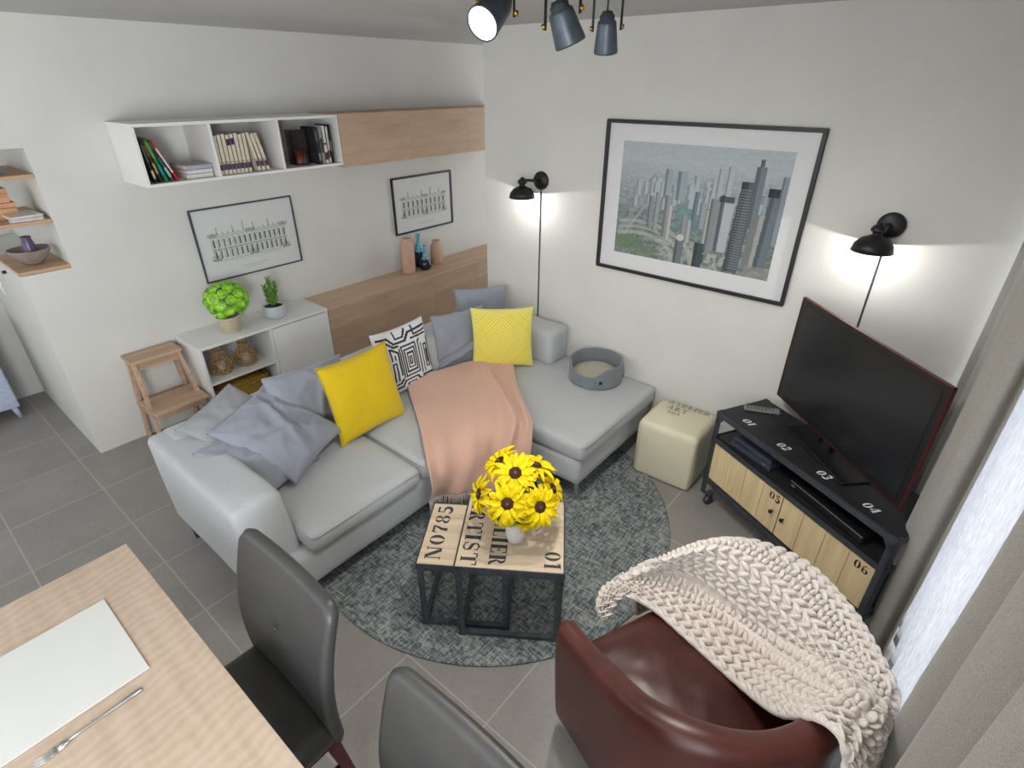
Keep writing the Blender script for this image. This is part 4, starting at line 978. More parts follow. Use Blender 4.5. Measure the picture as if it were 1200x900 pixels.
# ------------------------------------------------------------------ plants on the pale cabinet
ZC = .6478
pl_ = thing('potted_plant', 'bushy bright green round-leaved plant in a beige pot on the pale cabinet', 'plant', (1.475, 3.80, ZC))
MB().lathe([(0, 0), (.055, 0), (.060, .004), (.072, .10), (.078, .118), (.072, .118), (.066, .10), (0, .098)], 32).build('pot', plain('beige_pot', (190, 180, 154), .8, .2, 0, .05, 60), pl_)
m_bleaf = plain('bright_leaf', (122, 178, 38), .35, .5, 0, .35, 24); m_lvein = plain('leaf_centre', (196, 222, 120), .4, .4)
lf = MB(); st = MB(); ct = MB(); rr = random.Random(9); cc = Vector((.02, 0, .235))
for k in range(34):
    zz = 1-2*(k+.5)/34*.86; a = k*2.39996; rx = math.sqrt(max(0, 1-zz*zz)); d = Vector((rx*math.cos(a), rx*math.sin(a), zz*.80))
    p = cc+Vector((d.x*.135, d.y*.120, d.z*.135)); nrm = (d+Vector((-.35, -.55, .55))*.7).normalized(); rad = rr.uniform(.034, .050)
    if p.y > .2: continue
    qm = nrm.to_track_quat('Z', 'Y').to_matrix(); rings = 4; vs = [tuple(p-nrm*.006)]; ns = 14
    for i in range(1, rings+1):
        for j in range(ns):
            aa = 2*PI*j/ns; r_ = rad*i/rings; wv = .0035*math.sin(aa*3+k)*(i/rings)**2
            vs.append(tuple(p+qm @ Vector((r_*math.cos(aa), r_*math.sin(aa), .005*(i/rings)**2*-1.2+wv))))
    fs = [(0, 1+j, 1+(j+1) % ns) for j in range(ns)]+[(1+(i-1)*ns+j, 1+i*ns+j, 1+i*ns+(j+1) % ns, 1+(i-1)*ns+(j+1) % ns) for i in range(1, rings) for j in range(ns)]
    lf.add(vs, fs); ct.ell(tuple(p+nrm*.0), .006, .006, .006, 8, 6)
    st.tube([(.0, 0, .10), tuple((p*.5+Vector((0, 0, .05)))), tuple(p-nrm*.004)], .0016, 5)
lf.build('leaves', m_bleaf, pl_, solid=.0012); st.build('stems', m_leaf, pl_); ct.build('leaf_centres', m_lvein, pl_)
pl2 = thing('potted_plant', 'small upright spiky green succulent in a white bowl pot', 'plant', (1.815, 3.80, ZC))
MB().lathe([(0, 0), (.050, 0), (.068, .012), (.078, .05), (.076, .095), (.072, .10), (.068, .095), (.066, .085), (0, .084)], 36).build('pot', plain('white_pot', (190, 193, 196), .5, .4), pl2)
MB().lathe([(0, .088), (.066, .086)], 24).build('soil', plain('dark_soil', (40, 34, 30), .95), pl2)
lf = MB(); m_succ = plain('succulent_leaf', (98, 138, 58), .5, .4, 0, .25, 40)
for (sx, sy, hh) in ((0, 0, .27), (-.022, .01, .20), (.024, -.008, .22), (.004, .022, .16), (-.01, -.024, .17)):
    lf.tube([(sx*.5, sy*.5, .08), (sx, sy, .08+hh*.5), (sx*1.6, sy*1.6, .08+hh*.8)], .004, 6)
    for k in range(int(hh*120)):
        t = .15+.85*k/(hh*120); a = k*2.39996; c0 = Vector((sx*(.5+1.1*t), sy*(.5+1.1*t), .08+hh*.82*t)); d = Vector((math.cos(a), math.sin(a), .75+.6*t)).normalized(); L_ = .048*(1-.35*t)
        qm = d.to_track_quat('Z', 'Y').to_matrix(); lf.tube([tuple(c0), tuple(c0+d*L_*.5), tuple(c0+d*L_+Vector((0, 0, .006)))], [.0035, .0062, .0006], 5)
lf.build('leaves', m_succ, pl2)
# objects on its shelf
m_wick = plain('wicker', (170, 138, 92), .8, .2, 0, .2, 60)
for i, (x, y, lb) in enumerate(((1.345, 3.80, 'left round wicker lantern on the open cabinet shelf'), (1.525, 3.80, 'right round wicker lantern on the open cabinet shelf'))):
    r = thing('wicker_lantern', lb, 'lantern', (x, y, .3725), 0, 'wicker lanterns on the cabinet shelf'); mb = MB()
    prof = [(.058, 0), (.074, .02), (.078, .05), (.066, .09), (.044, .125), (.034, .15), (.036, .165)]
    def pr_(t):
        n_ = len(prof)-1; u_ = min(t, .9999)*n_; k_ = int(u_); f_2 = u_-k_; return tuple(prof[k_][j]*(1-f_2)+prof[k_+1][j]*f_2 for j in (0, 1))
    for s_ in (1, -1):
        for k in range(16):
            pts = []
            for j in range(15):
                t = j/14; rad, z = pr_(t); a = 2*PI*k/16+s_*t*1.6; pts.append((rad*math.cos(a), rad*math.sin(a), z+.003))
            mb.tube(pts, .0024, 5)
    for t in (0, .15, .3, .5, .7, 1):
        rad, z = pr_(t); mb.tube([(rad*math.cos(2*PI*j/24), rad*math.sin(2*PI*j/24), z+.003) for j in range(25)], .0035, 5)
    mb.build('woven_body', m_wick, r)
    mb = MB(); mb.tube([(.034*math.cos(a_), 0, .165+.045*math.sin(a_)) for a_ in [PI*j/12 for j in range(13)]], .0035, 6); mb.build('handle', m_wick, r)
    MB().lathe([(0, .004), (.03, .004), (.03, .085), (0, .085)], 20).build('candle', plain('wax', (214, 206, 190), .6), r)
bk = thing('woven_basket', 'flat golden brown woven basket in the lower open cabinet compartment', 'basket', (1.44, 3.85, .0785))
mb = MB(); m_gold = plain('seagrass', (150, 122, 52), .9, .2, 0, .3, 90, .6, .004)
for k in range(9): 
    z_ = .012+k*.020; rx, ry = .195+.002*math.sin(k*2), .135
    mb.tube([(max(-rx, min(rx, 1.12*rx*math.cos(2*PI*j/60))), max(-ry, min(ry, 1.25*ry*math.sin(2*PI*j/60))), z_+.003*math.sin(j*2.2+k*PI)) for j in range(61)], .0115, 7)
mb.build('woven_side', m_gold, bk)
mb = MB(); softbox(mb, (0, 0, .10), .178, .118, .085, .03, n=(14, 12, 4), puff=.01, nz=.008, nf=14); mb.build('woven_lid', m_gold, bk)

# ================================================================== STEP STOOL
ss = thing('step_stool', 'wooden two-step stool against the left wall beside the pale cabinet', 'stool', (.99, 3.85, 0))
sq = (.99, 3.85, 0)
bx('top_step', .835, 1.145, 3.845, 4.028, .600, .622, m_stool, ss, sq, .004)
bx('lower_step', .82, 1.165, 3.665, 3.935, .292, .312, m_stool, ss, sq, .004)
for sx in (-1, 1):
    cx = .99+sx*.145; fx = .99+sx*.172
    def bar_(nm, a, b, w, d): MB().bar(L(*a, b=sq), L(*b, b=sq), w, d, (0, 1, 0)).build(nm, m_stool, ss, bevel=.002)
    bar_('leg', (fx-sx*.004, 4.005, 0), (cx-sx*.012, 3.985, .60), .022, .040)
    bar_('leg', (fx, 3.70, 0), (cx-sx*.01, 3.885, .60), .022, .044)
    bar_('side_rail', (fx-sx*.014, 3.78, .275), (fx-sx*.02, 4.0, .275), .018, .035)
    bar_('side_rail', (cx-sx*.014, 3.89, .572), (cx-sx*.014, 4.0, .572), .018, .04)
    MB().tube([L(cx+sx*.0, 3.83, .345, b=sq), L(cx+sx*.014, 3.83, .345, b=sq)], .008, 10).build('screw', m_gun, ss)
bx('front_rail', .85, 1.13, 3.868, 3.885, .545, .60, m_stool, ss, sq); bx('front_rail', .84, 1.15, 3.70, 3.716, .245, .290, m_stool, ss, sq); bx('back_rail', .85, 1.13, 4.0, 4.015, .25, .29, m_stool, ss, sq)

# ================================================================== NICHE SHELVES ON THE LEFT
for k, z_ in enumerate((1.230, 1.492, 1.732)):
    b_ = MB().box(-.125, .120, 0, .56, 0, .021, bev=.001).build('niche_board', m_shelfoak); b_.location = (.648, YA+.0005, z_)
    tagp(b_, ['lowest oak board of the corner niche, under the smoky bowl', 'middle oak board of the corner niche, under the wooden boxes', 'top oak board of the corner niche'][k], 'shelf', 'oak boards in the corner niche')
lathe_thing('bowl', 'smoky grey round glass bowl on the lowest niche board', 'bowl', (.638, 4.20, 1.2515), [('body', [(0, 0), (.036, 0), (.050, .008), (.085, .045), (.104, .085), (.106, .090), (.101, .088), (.082, .049), (.048, .013), (0, .007)], plain('smoky_glaze', (150, 138, 132), .2, .6, .15, .10, 12))])
lathe_thing('cone_vase', 'purple cone shaped vase standing inside the smoky bowl', 'vase', (.645, 4.20, 1.2645), [('body', [(0, 0), (.046, 0), (.048, .006), (.036, .07), (.024, .135), (.027, .145), (.020, .145), (0, .13)], plain('purple_glaze', (92, 76, 106), .3, .5, 0, .1, 20))])
bxm = wood('box_wood', (176, 128, 92), (200, 152, 114), (214, 170, 130), 'X', 2, .6)
def wbox(label, x, y, z, w_, d_, h_, rz=0):
    r = thing('wooden_box', label, 'box', (x, y, z), rz, 'wooden boxes on the middle niche board')
    MB().box(-w_/2, w_/2, -d_/2, d_/2, 0, h_*.68, bev=.002).build('body', bxm, r); MB().box(-w_/2-.002, w_/2+.002, -d_/2-.002, d_/2+.002, h_*.70, h_, bev=.002).build('lid', bxm, r)
wbox('lower wooden box on the middle niche board', .595, 4.30, 1.5135, .14, .20, .085)
wbox('upper wooden box stacked on the other in the niche', .590, 4.30, 1.5995, .12, .18, .075)
for k in range(3):
    b_ = MB().box(-.075, .075, -.1, .1, 0, .009, bev=.001).build('magazine', plain('magazine_cover_%d' % k, ((206, 204, 202), (186, 184, 182), (212, 210, 208))[k], .4, .4)); b_.location = (.672-.004*k, 4.155+.004*k, 1.5135+k*.0095); b_.rotation_euler = (0, 0, R(-6+5*k))
    tagp(b_, ['lowest thin magazine at the front of the middle niche board', 'middle thin magazine at the front of the middle niche board', 'topmost thin white magazine at the front of the middle niche board'][k], 'magazine', 'magazines on the middle niche board')
sh = thing('black_ornament', 'small black ornament on a grey base on the top niche board', 'ornament', (.600, 4.16, 1.7535), R(20))
MB().box(-.045, .045, -.03, .03, .03, .085, bev=.004).build('body', m_blk, sh); MB().box(-.05, .05, -.045, .045, 0, .03, bev=.003).build('base', m_felt, sh)
kn = MB(); kn.tube([(0, 0, 0), (-.02, 0, 0)], .010, 12); k_ = kn.build('wall_hook', m_dark); k_.location = (.5295, 4.48, 1.17); tagp(k_, 'small dark round knob on the side of the half-height column', 'hook')
sw_ = thing('light_switch', 'white wall plate on the side of the half-height column', 'switch', (.5295, 4.95, .98)); MB().box(-.006, 0, -.04, .04, -.06, .06, bev=.002).build('plate', m_pale, sw_); MB().box(-.010, -.006, -.02, .02, -.03, .03, bev=.001).build('rocker', m_pale, sw_)
bc_ = thing('blue_cabinet', 'pale blue-grey cabinet on a tapered leg at the far left edge', 'cabinet', (.06, 5.15, 0))
m_blue = plain('pale_blue_paint', (176, 186, 206), .5, .4)
MB().box(-.40, .270, -.17, .17, .10, .78, bev=.004).build('body', m_blue, bc_); MB().box(-.39, .262, -.18, -.171, .12, .76, bev=.002).build('door', m_blue, bc_)
for x, y in ((.235, -.14), (.235, .14), (-.37, -.14), (-.37, .14)): MB().tube([(x, y, .10), (x+.012, y, 0)], [.022, .012], 10).build('leg', m_blue, bc_)

# ================================================================== WALL LAMPS
def sconce(label, y, z, yo, power):
    r = thing('wall_lamp', label, 'lamp', (XB-.001, y, z), 0, 'black wall lamps')
    mb = MB(); mb.lathe([(0, 0), (.058, 0), (.058, .012), (.050, .020), (0, .021)], 32); mb.v = [tuple(Matrix.Rotation(R(-90), 4, 'Y') @ Vector(v)) for v in mb.v]; mb.build('wall_plate', m_dark, r)
    mb = MB(); mb.tube([(-.018, 0, 0), (-.05, yo*.4, .004), (-.125, yo, .012)], .009, 10); mb.ell((-.05, yo*.4, .004), .014, .014, .014); mb.ell((-.129, yo, .014), .016, .016, .016); mb.build('arm', m_dark, r)
    zc = -.095
    mb = MB(); mb.lathe([(0, .128), (.008, .126), (.012, .118), (.022, .112), (.030, .100), (.030, .090), (.020, .084), (.018, .074), (.026, .070), (.058, .055), (.078, .030), (.086, .0), (.083, .0), (.075, .028), (.055, .051), (.02, .066), (0, .068)], 40, (-.135, yo, zc)); mb.build('lamp_shade', m_dark, r)
    mb = MB(); mb.ell((-.135, yo, zc+.010), .018, .018, .022, 16, 12); mb.tube([(-.135, yo, zc+.02), (-.135, yo, zc+.066)], .012, 12); mb.build('bulb', emit('bulb_glow', (1, .96, .88), 6), r)
    MB().tube([(-.004, 0, -.05), (-.004, 0, -z+.02)], .0042, 8).build('cord', m_dark, r)
    l = bpy.data.lights.new('wall_lamp_light', 'POINT'); l.energy = power; l.shadow_soft_size = .004; l.color = (1, .985, .95)
    lo = bpy.data.objects.new('wall_lamp_light', l); col.objects.link(lo); lo.location = (XB-.136, y+yo, z+zc-.018)
    return r
sconce('black wall lamp with half-dome shade left of the city photograph', 2.245, 1.632, .055, 1.2)
sconce('black wall lamp with half-dome shade above the television', .262, 1.632, .030, 1.3)

# ================================================================== CEILING SPOTLIGHTS
tr = thing('spotlight_canopy', 'round black ceiling plate that carries the three spotlights', 'light fitting', (1.20, .86, CE))
u_ = Vector((.155, -.20, 0)).normalized()
MB().lathe([(0, -.001), (.36, -.001), (.365, -.008), (.36, -.030), (0, -.032)], 64).build('plate', m_dark, tr)
def spot(label, lens, n_, lit, ln=.125, rad=.037):
    lens = Vector(lens); n_ = Vector(n_).normalized()
    piv = lens-n_*ln*.62
    r = thing('ceiling_spotlight', label, 'spotlight', tuple(piv), 0, 'spotlights on the ceiling bar')
    q = (-n_).to_track_quat('Z', 'X').to_matrix().to_4x4(); q.translation = lens-piv
    mb = MB(); mb.lathe([(rad-.003, .004), (rad, 0), (rad+.001, .004), (rad*.80, ln*.72), (rad*.78, ln*.76), (rad*.62, ln*.80), (rad*.62, ln*.90), (rad*.5, ln*.93), (rad*.40, ln), (0, ln)], 36); lay(mb, q); mb.build('head', m_gun, r)
    mb = MB(); mb.lathe([(0, .003), (rad-.003, .003)], 36); lay(mb, q); mb.build('lens', emit('spot_lens', (1, .98, .95), 3.0), r)
    sd = u_ if abs(n_.dot(u_)) < .6 else Vector((0, 0, 1)).cross(n_).normalized()
    sd = (sd-n_*sd.dot(n_)).normalized()
    yk = MB()
    topz = CE-.034-piv.z
    for s_ in (-1, 1):
        a = sd*s_*(rad+.006); yk.bar(tuple(a+Vector((0, 0, -.008))), (a.x, a.y, a.z*.2+topz-.03), .0025, .006, tuple(n_))
        kb = MB(); kb.tube([tuple(a), tuple(a+sd*s_*.008)], .0055, 12); kb.build('brass_knob', m_brass, r)
    yk.bar((sd.x*(-rad-.008), sd.y*(-rad-.008), topz-.03), (sd.x*(rad+.008), sd.y*(rad+.008), topz-.03), .012, .004)
    yk.tube([(0, 0, topz-.03), (0, 0, topz)], .007, 10); yk.build('yoke', m_dark, r)
    MB().tube([tuple(-n_*ln*.36), tuple(-n_*ln*.46+Vector((0, 0, .03))), (.01, .01, topz-.005)], .0025, 6).build('cable', m_dark, r)
    l = bpy.data.lights.new('spot_light', 'SPOT'); l.energy = 20; l.spot_size = R(160); l.spot_blend = 1; l.shadow_soft_size = .03; l.color = (1, .96, .9)
    lo = bpy.data.objects.new('spot_light', l); col.objects.link(lo); lo.location = lens+n_*.004; lo.rotation_euler = (-n_).to_track_quat('Z', 'Y').to_euler()
spot('leftmost ceiling spotlight, its glowing lens turned toward the viewer', (.985, .893, 2.302), (-.80, -.10, -.48), True, .105, .035)
spot('middle ceiling spotlight, tilted down to the right', (1.145, .780, 2.270), (.30, -.22, -.85), False, .085, .033)
spot('rightmost ceiling spotlight, pointing straight down', (1.490, .900, 2.268), (.22, .10, -.95), False, .095, .031)

# ================================================================== CURTAINS
def curtain(name, label, path, z0, z1, mat, amp=.0, freq=1, nz=24, th=.003, seed=0, flare=0.0, n=160):
    pts = [Vector((p[0], p[1], 0)) for p in path]; L_ = [0]
    for i in range(len(pts)-1): L_.append(L_[-1]+(pts[i+1]-pts[i]).length)
    def at(t):
        d = t*L_[-1]; i = max(k for k in range(len(L_)) if L_[k] <= d+1e-9); i = min(i, len(pts)-2)
        f = (d-L_[i])/(L_[i+1]-L_[i]); p0 = pts[max(i-1, 0)]; p1 = pts[i]; p2 = pts[i+1]; p3 = pts[min(i+2, len(pts)-1)]
        return .5*((2*p1)+(-p0+p2)*f+(2*p0-5*p1+4*p2-p3)*f*f+(-p0+3*p1-3*p2+p3)*f**3)
    r = thing(name, label, 'curtain', (path[0][0], path[0][1], 0)); b = Vector((path[0][0], path[0][1], 0))
    def fn(u, v):
        p = at(u); z = z0+(z1-z0)*v
        ph = u*L_[-1]*freq*2*PI
        y = p.y+amp*(math.sin(ph+.25*math.sin(v*4+u*5))+.35*math.sin(ph*2.3+seed+v*1.5))*(.75+.25*(1-v))
        x = p.x+.3*amp*math.cos(ph*1.3+seed)+.004*fbm((u*9, v*3, seed))
        return (x-b.x, y-b.y+.006*fbm((u*14, v*2.5, seed+4)), z)
    mb = MB(); mb.grid(fn, n, nz); mb.build('cloth', mat, r, solid=th)
    hm = MB(); hm.grid(lambda u, v: tuple(Vector(fn(u, v*.02))+Vector((0, .0025, 0))), n, 2); hm.build('hem', mat, r)
    return r
curtain('curtain', 'grey-taupe linen curtain gathered in the corner behind the television', [(2.99, -.200), (2.955, -.222), (2.92, -.198), (2.87, -.232), (2.80, -.205), (2.66, -.222), (2.50, -.204), (2.36, -.222), (2.27, -.196), (2.205, -.212), (2.165, -.25), (2.18, -.292), (2.095, -.296)], .015, 2.42, m_curt, .006, 3.2, th=.003, n=260)
curtain('curtain', 'taupe linen curtain hanging nearest at the lower right corner', [(1.262, -.268), (1.22, -.255), (1.13, -.325), (1.02, -.245), (.90, -.335), (.78, -.245), (.66, -.335), (.54, -.245), (.42, -.33), (.30, -.25), (.18, -.33)], .015, 2.42, m_curt, .008, 3.0, th=.003, n=300, seed=3)
sheer_pts = [(x, (-.385 if x > 2.46 or x < 1.32 else -.338)+(.012 if i % 2 else -.012)) for i, x in enumerate(np.arange(2.97, .30, -.075))]
curtain('sheer_curtain', 'white sheer curtain glowing with daylight between the two taupe curtains', [(float(a), float(b)) for a, b in sheer_pts], .015, 2.42, m_sheer, .004, 5, th=.0012, n=420, seed=6)
rod = thing('curtain_rod', 'dark metal curtain rod above the window', 'rod', (1.5, -.30, 2.445)); MB().tube([(-1.45, .03, 0), (1.49, .03, 0)], .012, 14).build('front_rod', m_dark, rod); MB().tube([(-1.45, -.085, 0), (1.49, -.085, 0)], .008, 12).build('rear_rod', m_dark, rod)
for x in (-1.3, 0, 1.3): MB().bar((x, .03, 0), (x, -.199, 0), .012, .02).build('bracket', m_dark, rod)

# ================================================================== DINING TABLE
tb_ = thing('dining_table', 'pale oak dining table filling the lower left corner', 'table', (-.27, 1.05, 0)); q = (-.27, 1.05, 0)
m_tab = NT('table_oak', .42, .4)
v1 = m_tab.coord((22, 3.2, 10), (0, 0, R(0))); f1 = m_tab.noise(v1, 1.2, 4, .55)
wv = m_tab.n('ShaderNodeTexWave', wave_type='BANDS', bands_direction='Y'); wv.inputs['Scale'].default_value = 9; wv.inputs['Distortion'].default_value = 7; wv.inputs['Detail'].default_value = 2; wv.inputs['Detail Scale'].default_value = .9
m_tab.l(m_tab.coord((1, 1, 1), (0, 0, R(-6))), wv.inputs['Vector'])
m_tab.col(m_tab.mix(.16, m_tab.ramp(f1, [(.3, (172, 153, 134)), (.7, (187, 169, 151))]), m_tab.ramp(wv.outputs['Fac'], [(.2, (160, 138, 118)), (.8, (196, 180, 163))])))
bx('tabletop', -.78, .217, .12, 1.972, .722, .75, m_tab.m, tb_, q, .002)
for x in (-.72, .15):
    for y in (.19, 1.90): bx('leg', x-.035, x+.035, y-.035, y+.035, 0, .722, m_shelfoak, tb_, q, .003)
for a in ((-.70, .13, .20, .222), (-.70, .13, 1.868, 1.89)): bx('apron', *a, .65, .722, m_shelfoak, tb_, q)
for a in ((-.73, -.708, .2, 1.88), (.138, .16, .2, 1.88)): bx('apron', *a, .65, .722, m_shelfoak, tb_, q)
pp = MB(); pp.box(-.53, 0, -.363, 0, 0, .0035, bev=.0008); sh_ = pp.build('placemat', plain('white_card', (200, 201, 197), .6, .3, 0, .006, 8))
sh_.location = (.081, 1.753, .7520); tagp(sh_, 'blank white rectangular placemat on the oak dining table', 'placemat')
fk = thing('fork', 'silver fork lying beside the white placemat', 'fork', (-.05, 1.337, .7508), R(2))
pts = [(.095, 0, .002), (.09, 0, .003), (.05, 0, .004), (0, 0, .005), (-.05, 0, .007), (-.075, 0, .006)]
mb = MB()
def flat(mb, pts, ws, th):
    vs = [];
    for (x, y, z), w_ in zip(pts, ws): vs += [(x, y-w_, z), (x, y+w_, z), (x, y+w_, z+th), (x, y-w_, z+th)]
    n_ = len(pts); fs = [(0, 1, 2, 3), tuple((n_-1)*4+k for k in (3, 2, 1, 0))]+[(i*4+k, i*4+(k+1) % 4, (i+1)*4+(k+1) % 4, (i+1)*4+k) for i in range(n_-1) for k in range(4)]
    mb.add(vs, fs)
flat(mb, pts, [.004, .0075, .006, .0032, .003, .004], .002); mb.build('handle', m_chrome, fk)
mb = MB(); flat(mb, [(-.072, 0, .006), (-.085, 0, .005), (-.10, 0, .003)], [.004, .010, .011], .0018)
for k in range(4):
    y = -.0092+k*.00613; flat(mb, [(-.10, y, .003), (-.125, y, .0012), (-.15, y, .005)], [.0019, .0017, .0009], .0016)
mb.build('tines', m_chrome, fk)
# ------------------------------------------------------------------ chairs
def dining_chair(label, y0):
    r = thing('dining_chair', label, 'chair', (.20, y0, 0), 0, 'charcoal leather dining chairs')
    # backrest: curved slab, front faces -x
    W2 = .255; T = .042
    mb = MB(); nu, nv = 26, 26
    def prof(z): # x of the middle surface, over z .40 -> .955
        t = (z-.40)/.555; return .185+.075*t-.035*math.sin(PI*min(1, t*1.0))
    def fn(sg):
        def f(u, v):
            s_, t_ = u*2-1, v*2-1
            # rounded-rectangle outline
            w_ = W2*(1-.045*max(0, -t_)) ; y = s_*w_; z = .6775+t_*.2775
            rr_ = .05; ex = max(0, abs(y)-(w_-rr_)); ez = max(0, (z-(.955-rr_)))
            if ex > 0 and ez > 0:
                d_ = math.hypot(ex, ez)
                m_ = max(ex, ez)
                if d_ > 1e-6: k_ = m_/d_; ex, ez = ex*k_, ez*k_
                y = math.copysign(w_-rr_+ex, y); z = .955-rr_+ez
            e = min(1, (1-abs(s_))*20)**.5*min(1, (1-abs(t_))*18+.0)**.5
            bulge = .010*(1-s_*s_)*(1-t_*t_)
            x = prof(z)+.012*(1-s_*s_)+sg*(T/2*max(e, .0)+bulge*.6)
            # little tuft dimple at the middle of the front face
            dm = math.hypot((y)/.035, (z-.74)/.035); 
            if sg < 0: x += .007*math.exp(-dm*dm)
            return (x, y, z)
        return f
    mb.grid(fn(1), nu*2, nv*2); mb.grid(fn(-1), nu*2, nv*2); mb.build('backrest', m_chair, r)
    mb = MB(); mb.ell((prof(.74)-.022, 0, .74), .004, .008, .008, 10, 8); mb.build('button', m_chair, r)
    mb = MB(); softbox(mb, (-.035, 0, .435), .228, .235, .045, .035, n=(20, 20, 6), puff=.012, nz=.003, nf=6, side=.006); mb.build('seat', m_chair, r)
    MB().box(-.24, .17, -.21, .21, .355, .395, bev=.003).build('seat_frame', m_redwood, r)
    for sx, sy in ((-1, -1), (-1, 1), (1, -1), (1, 1)):
        a = (.165 if sx > 0 else -.22, sy*.195, .40); b = (.225 if sx > 0 else -.225, sy*.20, 0)
        MB().tube([a, b], [.030, .018], 4, smooth=False).build('leg', m_redwood, r)
    for sy in (-1, 1): MB().bar((-.22, sy*.197, .20), (.19, sy*.197, .20), .018, .025).build('stretcher', m_redwood, r)
    return r
dining_chair('charcoal leather dining chair showing its seat, between the oak table and the sofa', 1.245)
dining_chair('charcoal leather dining chair cut off by the bottom edge, nearest the armchair', .505)

# ================================================================== ARMCHAIR
AC = Vector((1.26, .205, 0)); AR = math.atan2(-.4, .917)
ac = thing('armchair', 'dark oxblood leather tub armchair under the chunky knit blanket', 'armchair', tuple(AC), AR)
HW, YB, YF = .352, -.342, .292
def upath(t):  # t 0..1 near arm tip -> back -> far arm tip; returns point & outward normal (mid-wall line)
    yc = -.01; straight = YF-yc; a_ = HW; b_ = yc-YB; arc_ = PI*math.sqrt((a_*a_+b_*b_)/2); tot = 2*straight+arc_; d = t*tot
    if d < straight: return Vector((-HW+.010*(d/straight)-.010, YF-d, 0)), Vector((-1, 0, 0))
    if d > tot-straight: dd = d-(tot-straight); return Vector((HW, yc+dd, 0)), Vector((1, 0, 0))
    th_ = PI+(d-straight)/arc_*PI
    p = Vector((a_*math.cos(th_), yc+b_*math.sin(th_), 0)); n_ = Vector((math.cos(th_)/a_, math.sin(th_)/b_, 0)).normalized(); return p, n_
def armring(t, shrink=1.0, fwd=0.0, drop=0.0):
    p, n_ = upath(t); k = min(1, max(0, (abs(t-.5)-.16)/.34)); k = k*k*(3-2*k)
    H_ = .745-.125*k-drop; T_ = .042*shrink*(1+.12*(1-k))
    tan_ = Vector((0, 1, 0))
    pr2 = [(-.85, .20), (-.95, .34), (-1, .42), (-.95, H_-.05), (-.9, H_-.028), (-.62, H_-.008), (0, H_), (.6, H_-.006), (.98, H_-.03), (1.05, H_-.06), (.98, H_-.16), (.90, .40), (.75, .25), (.45, .10), (.30, .075), (-.85, .075)]
    out = []
    for a_, z in pr2:
        wv_ = .003*fbm((p.x*9+a_*2, p.y*9, z*9))
        q_ = p+n_*(a_*T_+wv_)+tan_*fwd; out.append((q_.x, q_.y, z))
    return out
rings = []
for t, s_, f_3, dr in ((0, .25, .026, .030), (0, .62, .020, .016), (0, .87, .010, .005)): rings.append(armring(t, s_, f_3, dr))
NR = 64
for i in range(NR+1): rings.append(armring(i/NR))
for t, s_, f_3, dr in ((1, .87, .010, .005), (1, .62, .020, .016), (1, .25, .026, .030)): rings.append(armring(t, s_, f_3, dr))
m_ = len(rings[0]); vs = [p for r_ in rings for p in r_]; fs = []
for i in range(len(rings)-1):
    for j in range(m_): fs.append((i*m_+j, i*m_+(j+1) % m_, (i+1)*m_+(j+1) % m_, (i+1)*m_+j))
fs.append(tuple(range(m_))); fs.append(tuple((len(rings)-1)*m_+j for j in range(m_-1, -1, -1)))
MB().add(vs, fs).build('tub_shell', m_lea, ac, subd=1)
# seat cushion filling the tub
mb = MB()
def seatfn(u, v):
    s_, t_ = u*2-1, v*2-1; a = .312; y0, y1 = -.295, .318
    # superellipse plan: square at the front, round at the back
    y = (y0+y1)/2+t_*(y1-y0)/2; w_ = a*(1 if t_ > -.1 else math.sqrt(max(.05, 1-((-.1-t_)/.9)**2*.62)))
    e = (1-abs(s_)**6)*(1-abs(t_)**6); z = .365+.098*max(e, 0)**.3+.022*(1-s_*s_)*(1-t_*t_)
    return (s_*w_, y, z+.004*fbm((s_*3, t_*3, 2)))
mb.grid(seatfn, 40, 40); mb.grid(lambda u, v: (seatfn(u, v)[0]*.99, seatfn(u, v)[1], .73-seatfn(u, v)[2]*1.0), 40, 40); mb.build('seat_cushion', m_lea, ac)
mb = MB(); softbox(mb, (0, .03, .215), .312, .272, .135, .03, n=(16, 14, 6), nz=.002); mb.build('seat_base', m_lea, ac)
for x, y in ((-.28, .24), (.28, .24), (-.22, -.22), (.22, -.22)): MB().tube([(x, y, .08), (x*1.05, y*1.05, 0)], [.022, .014], 12).build('foot', m_redwood, ac)

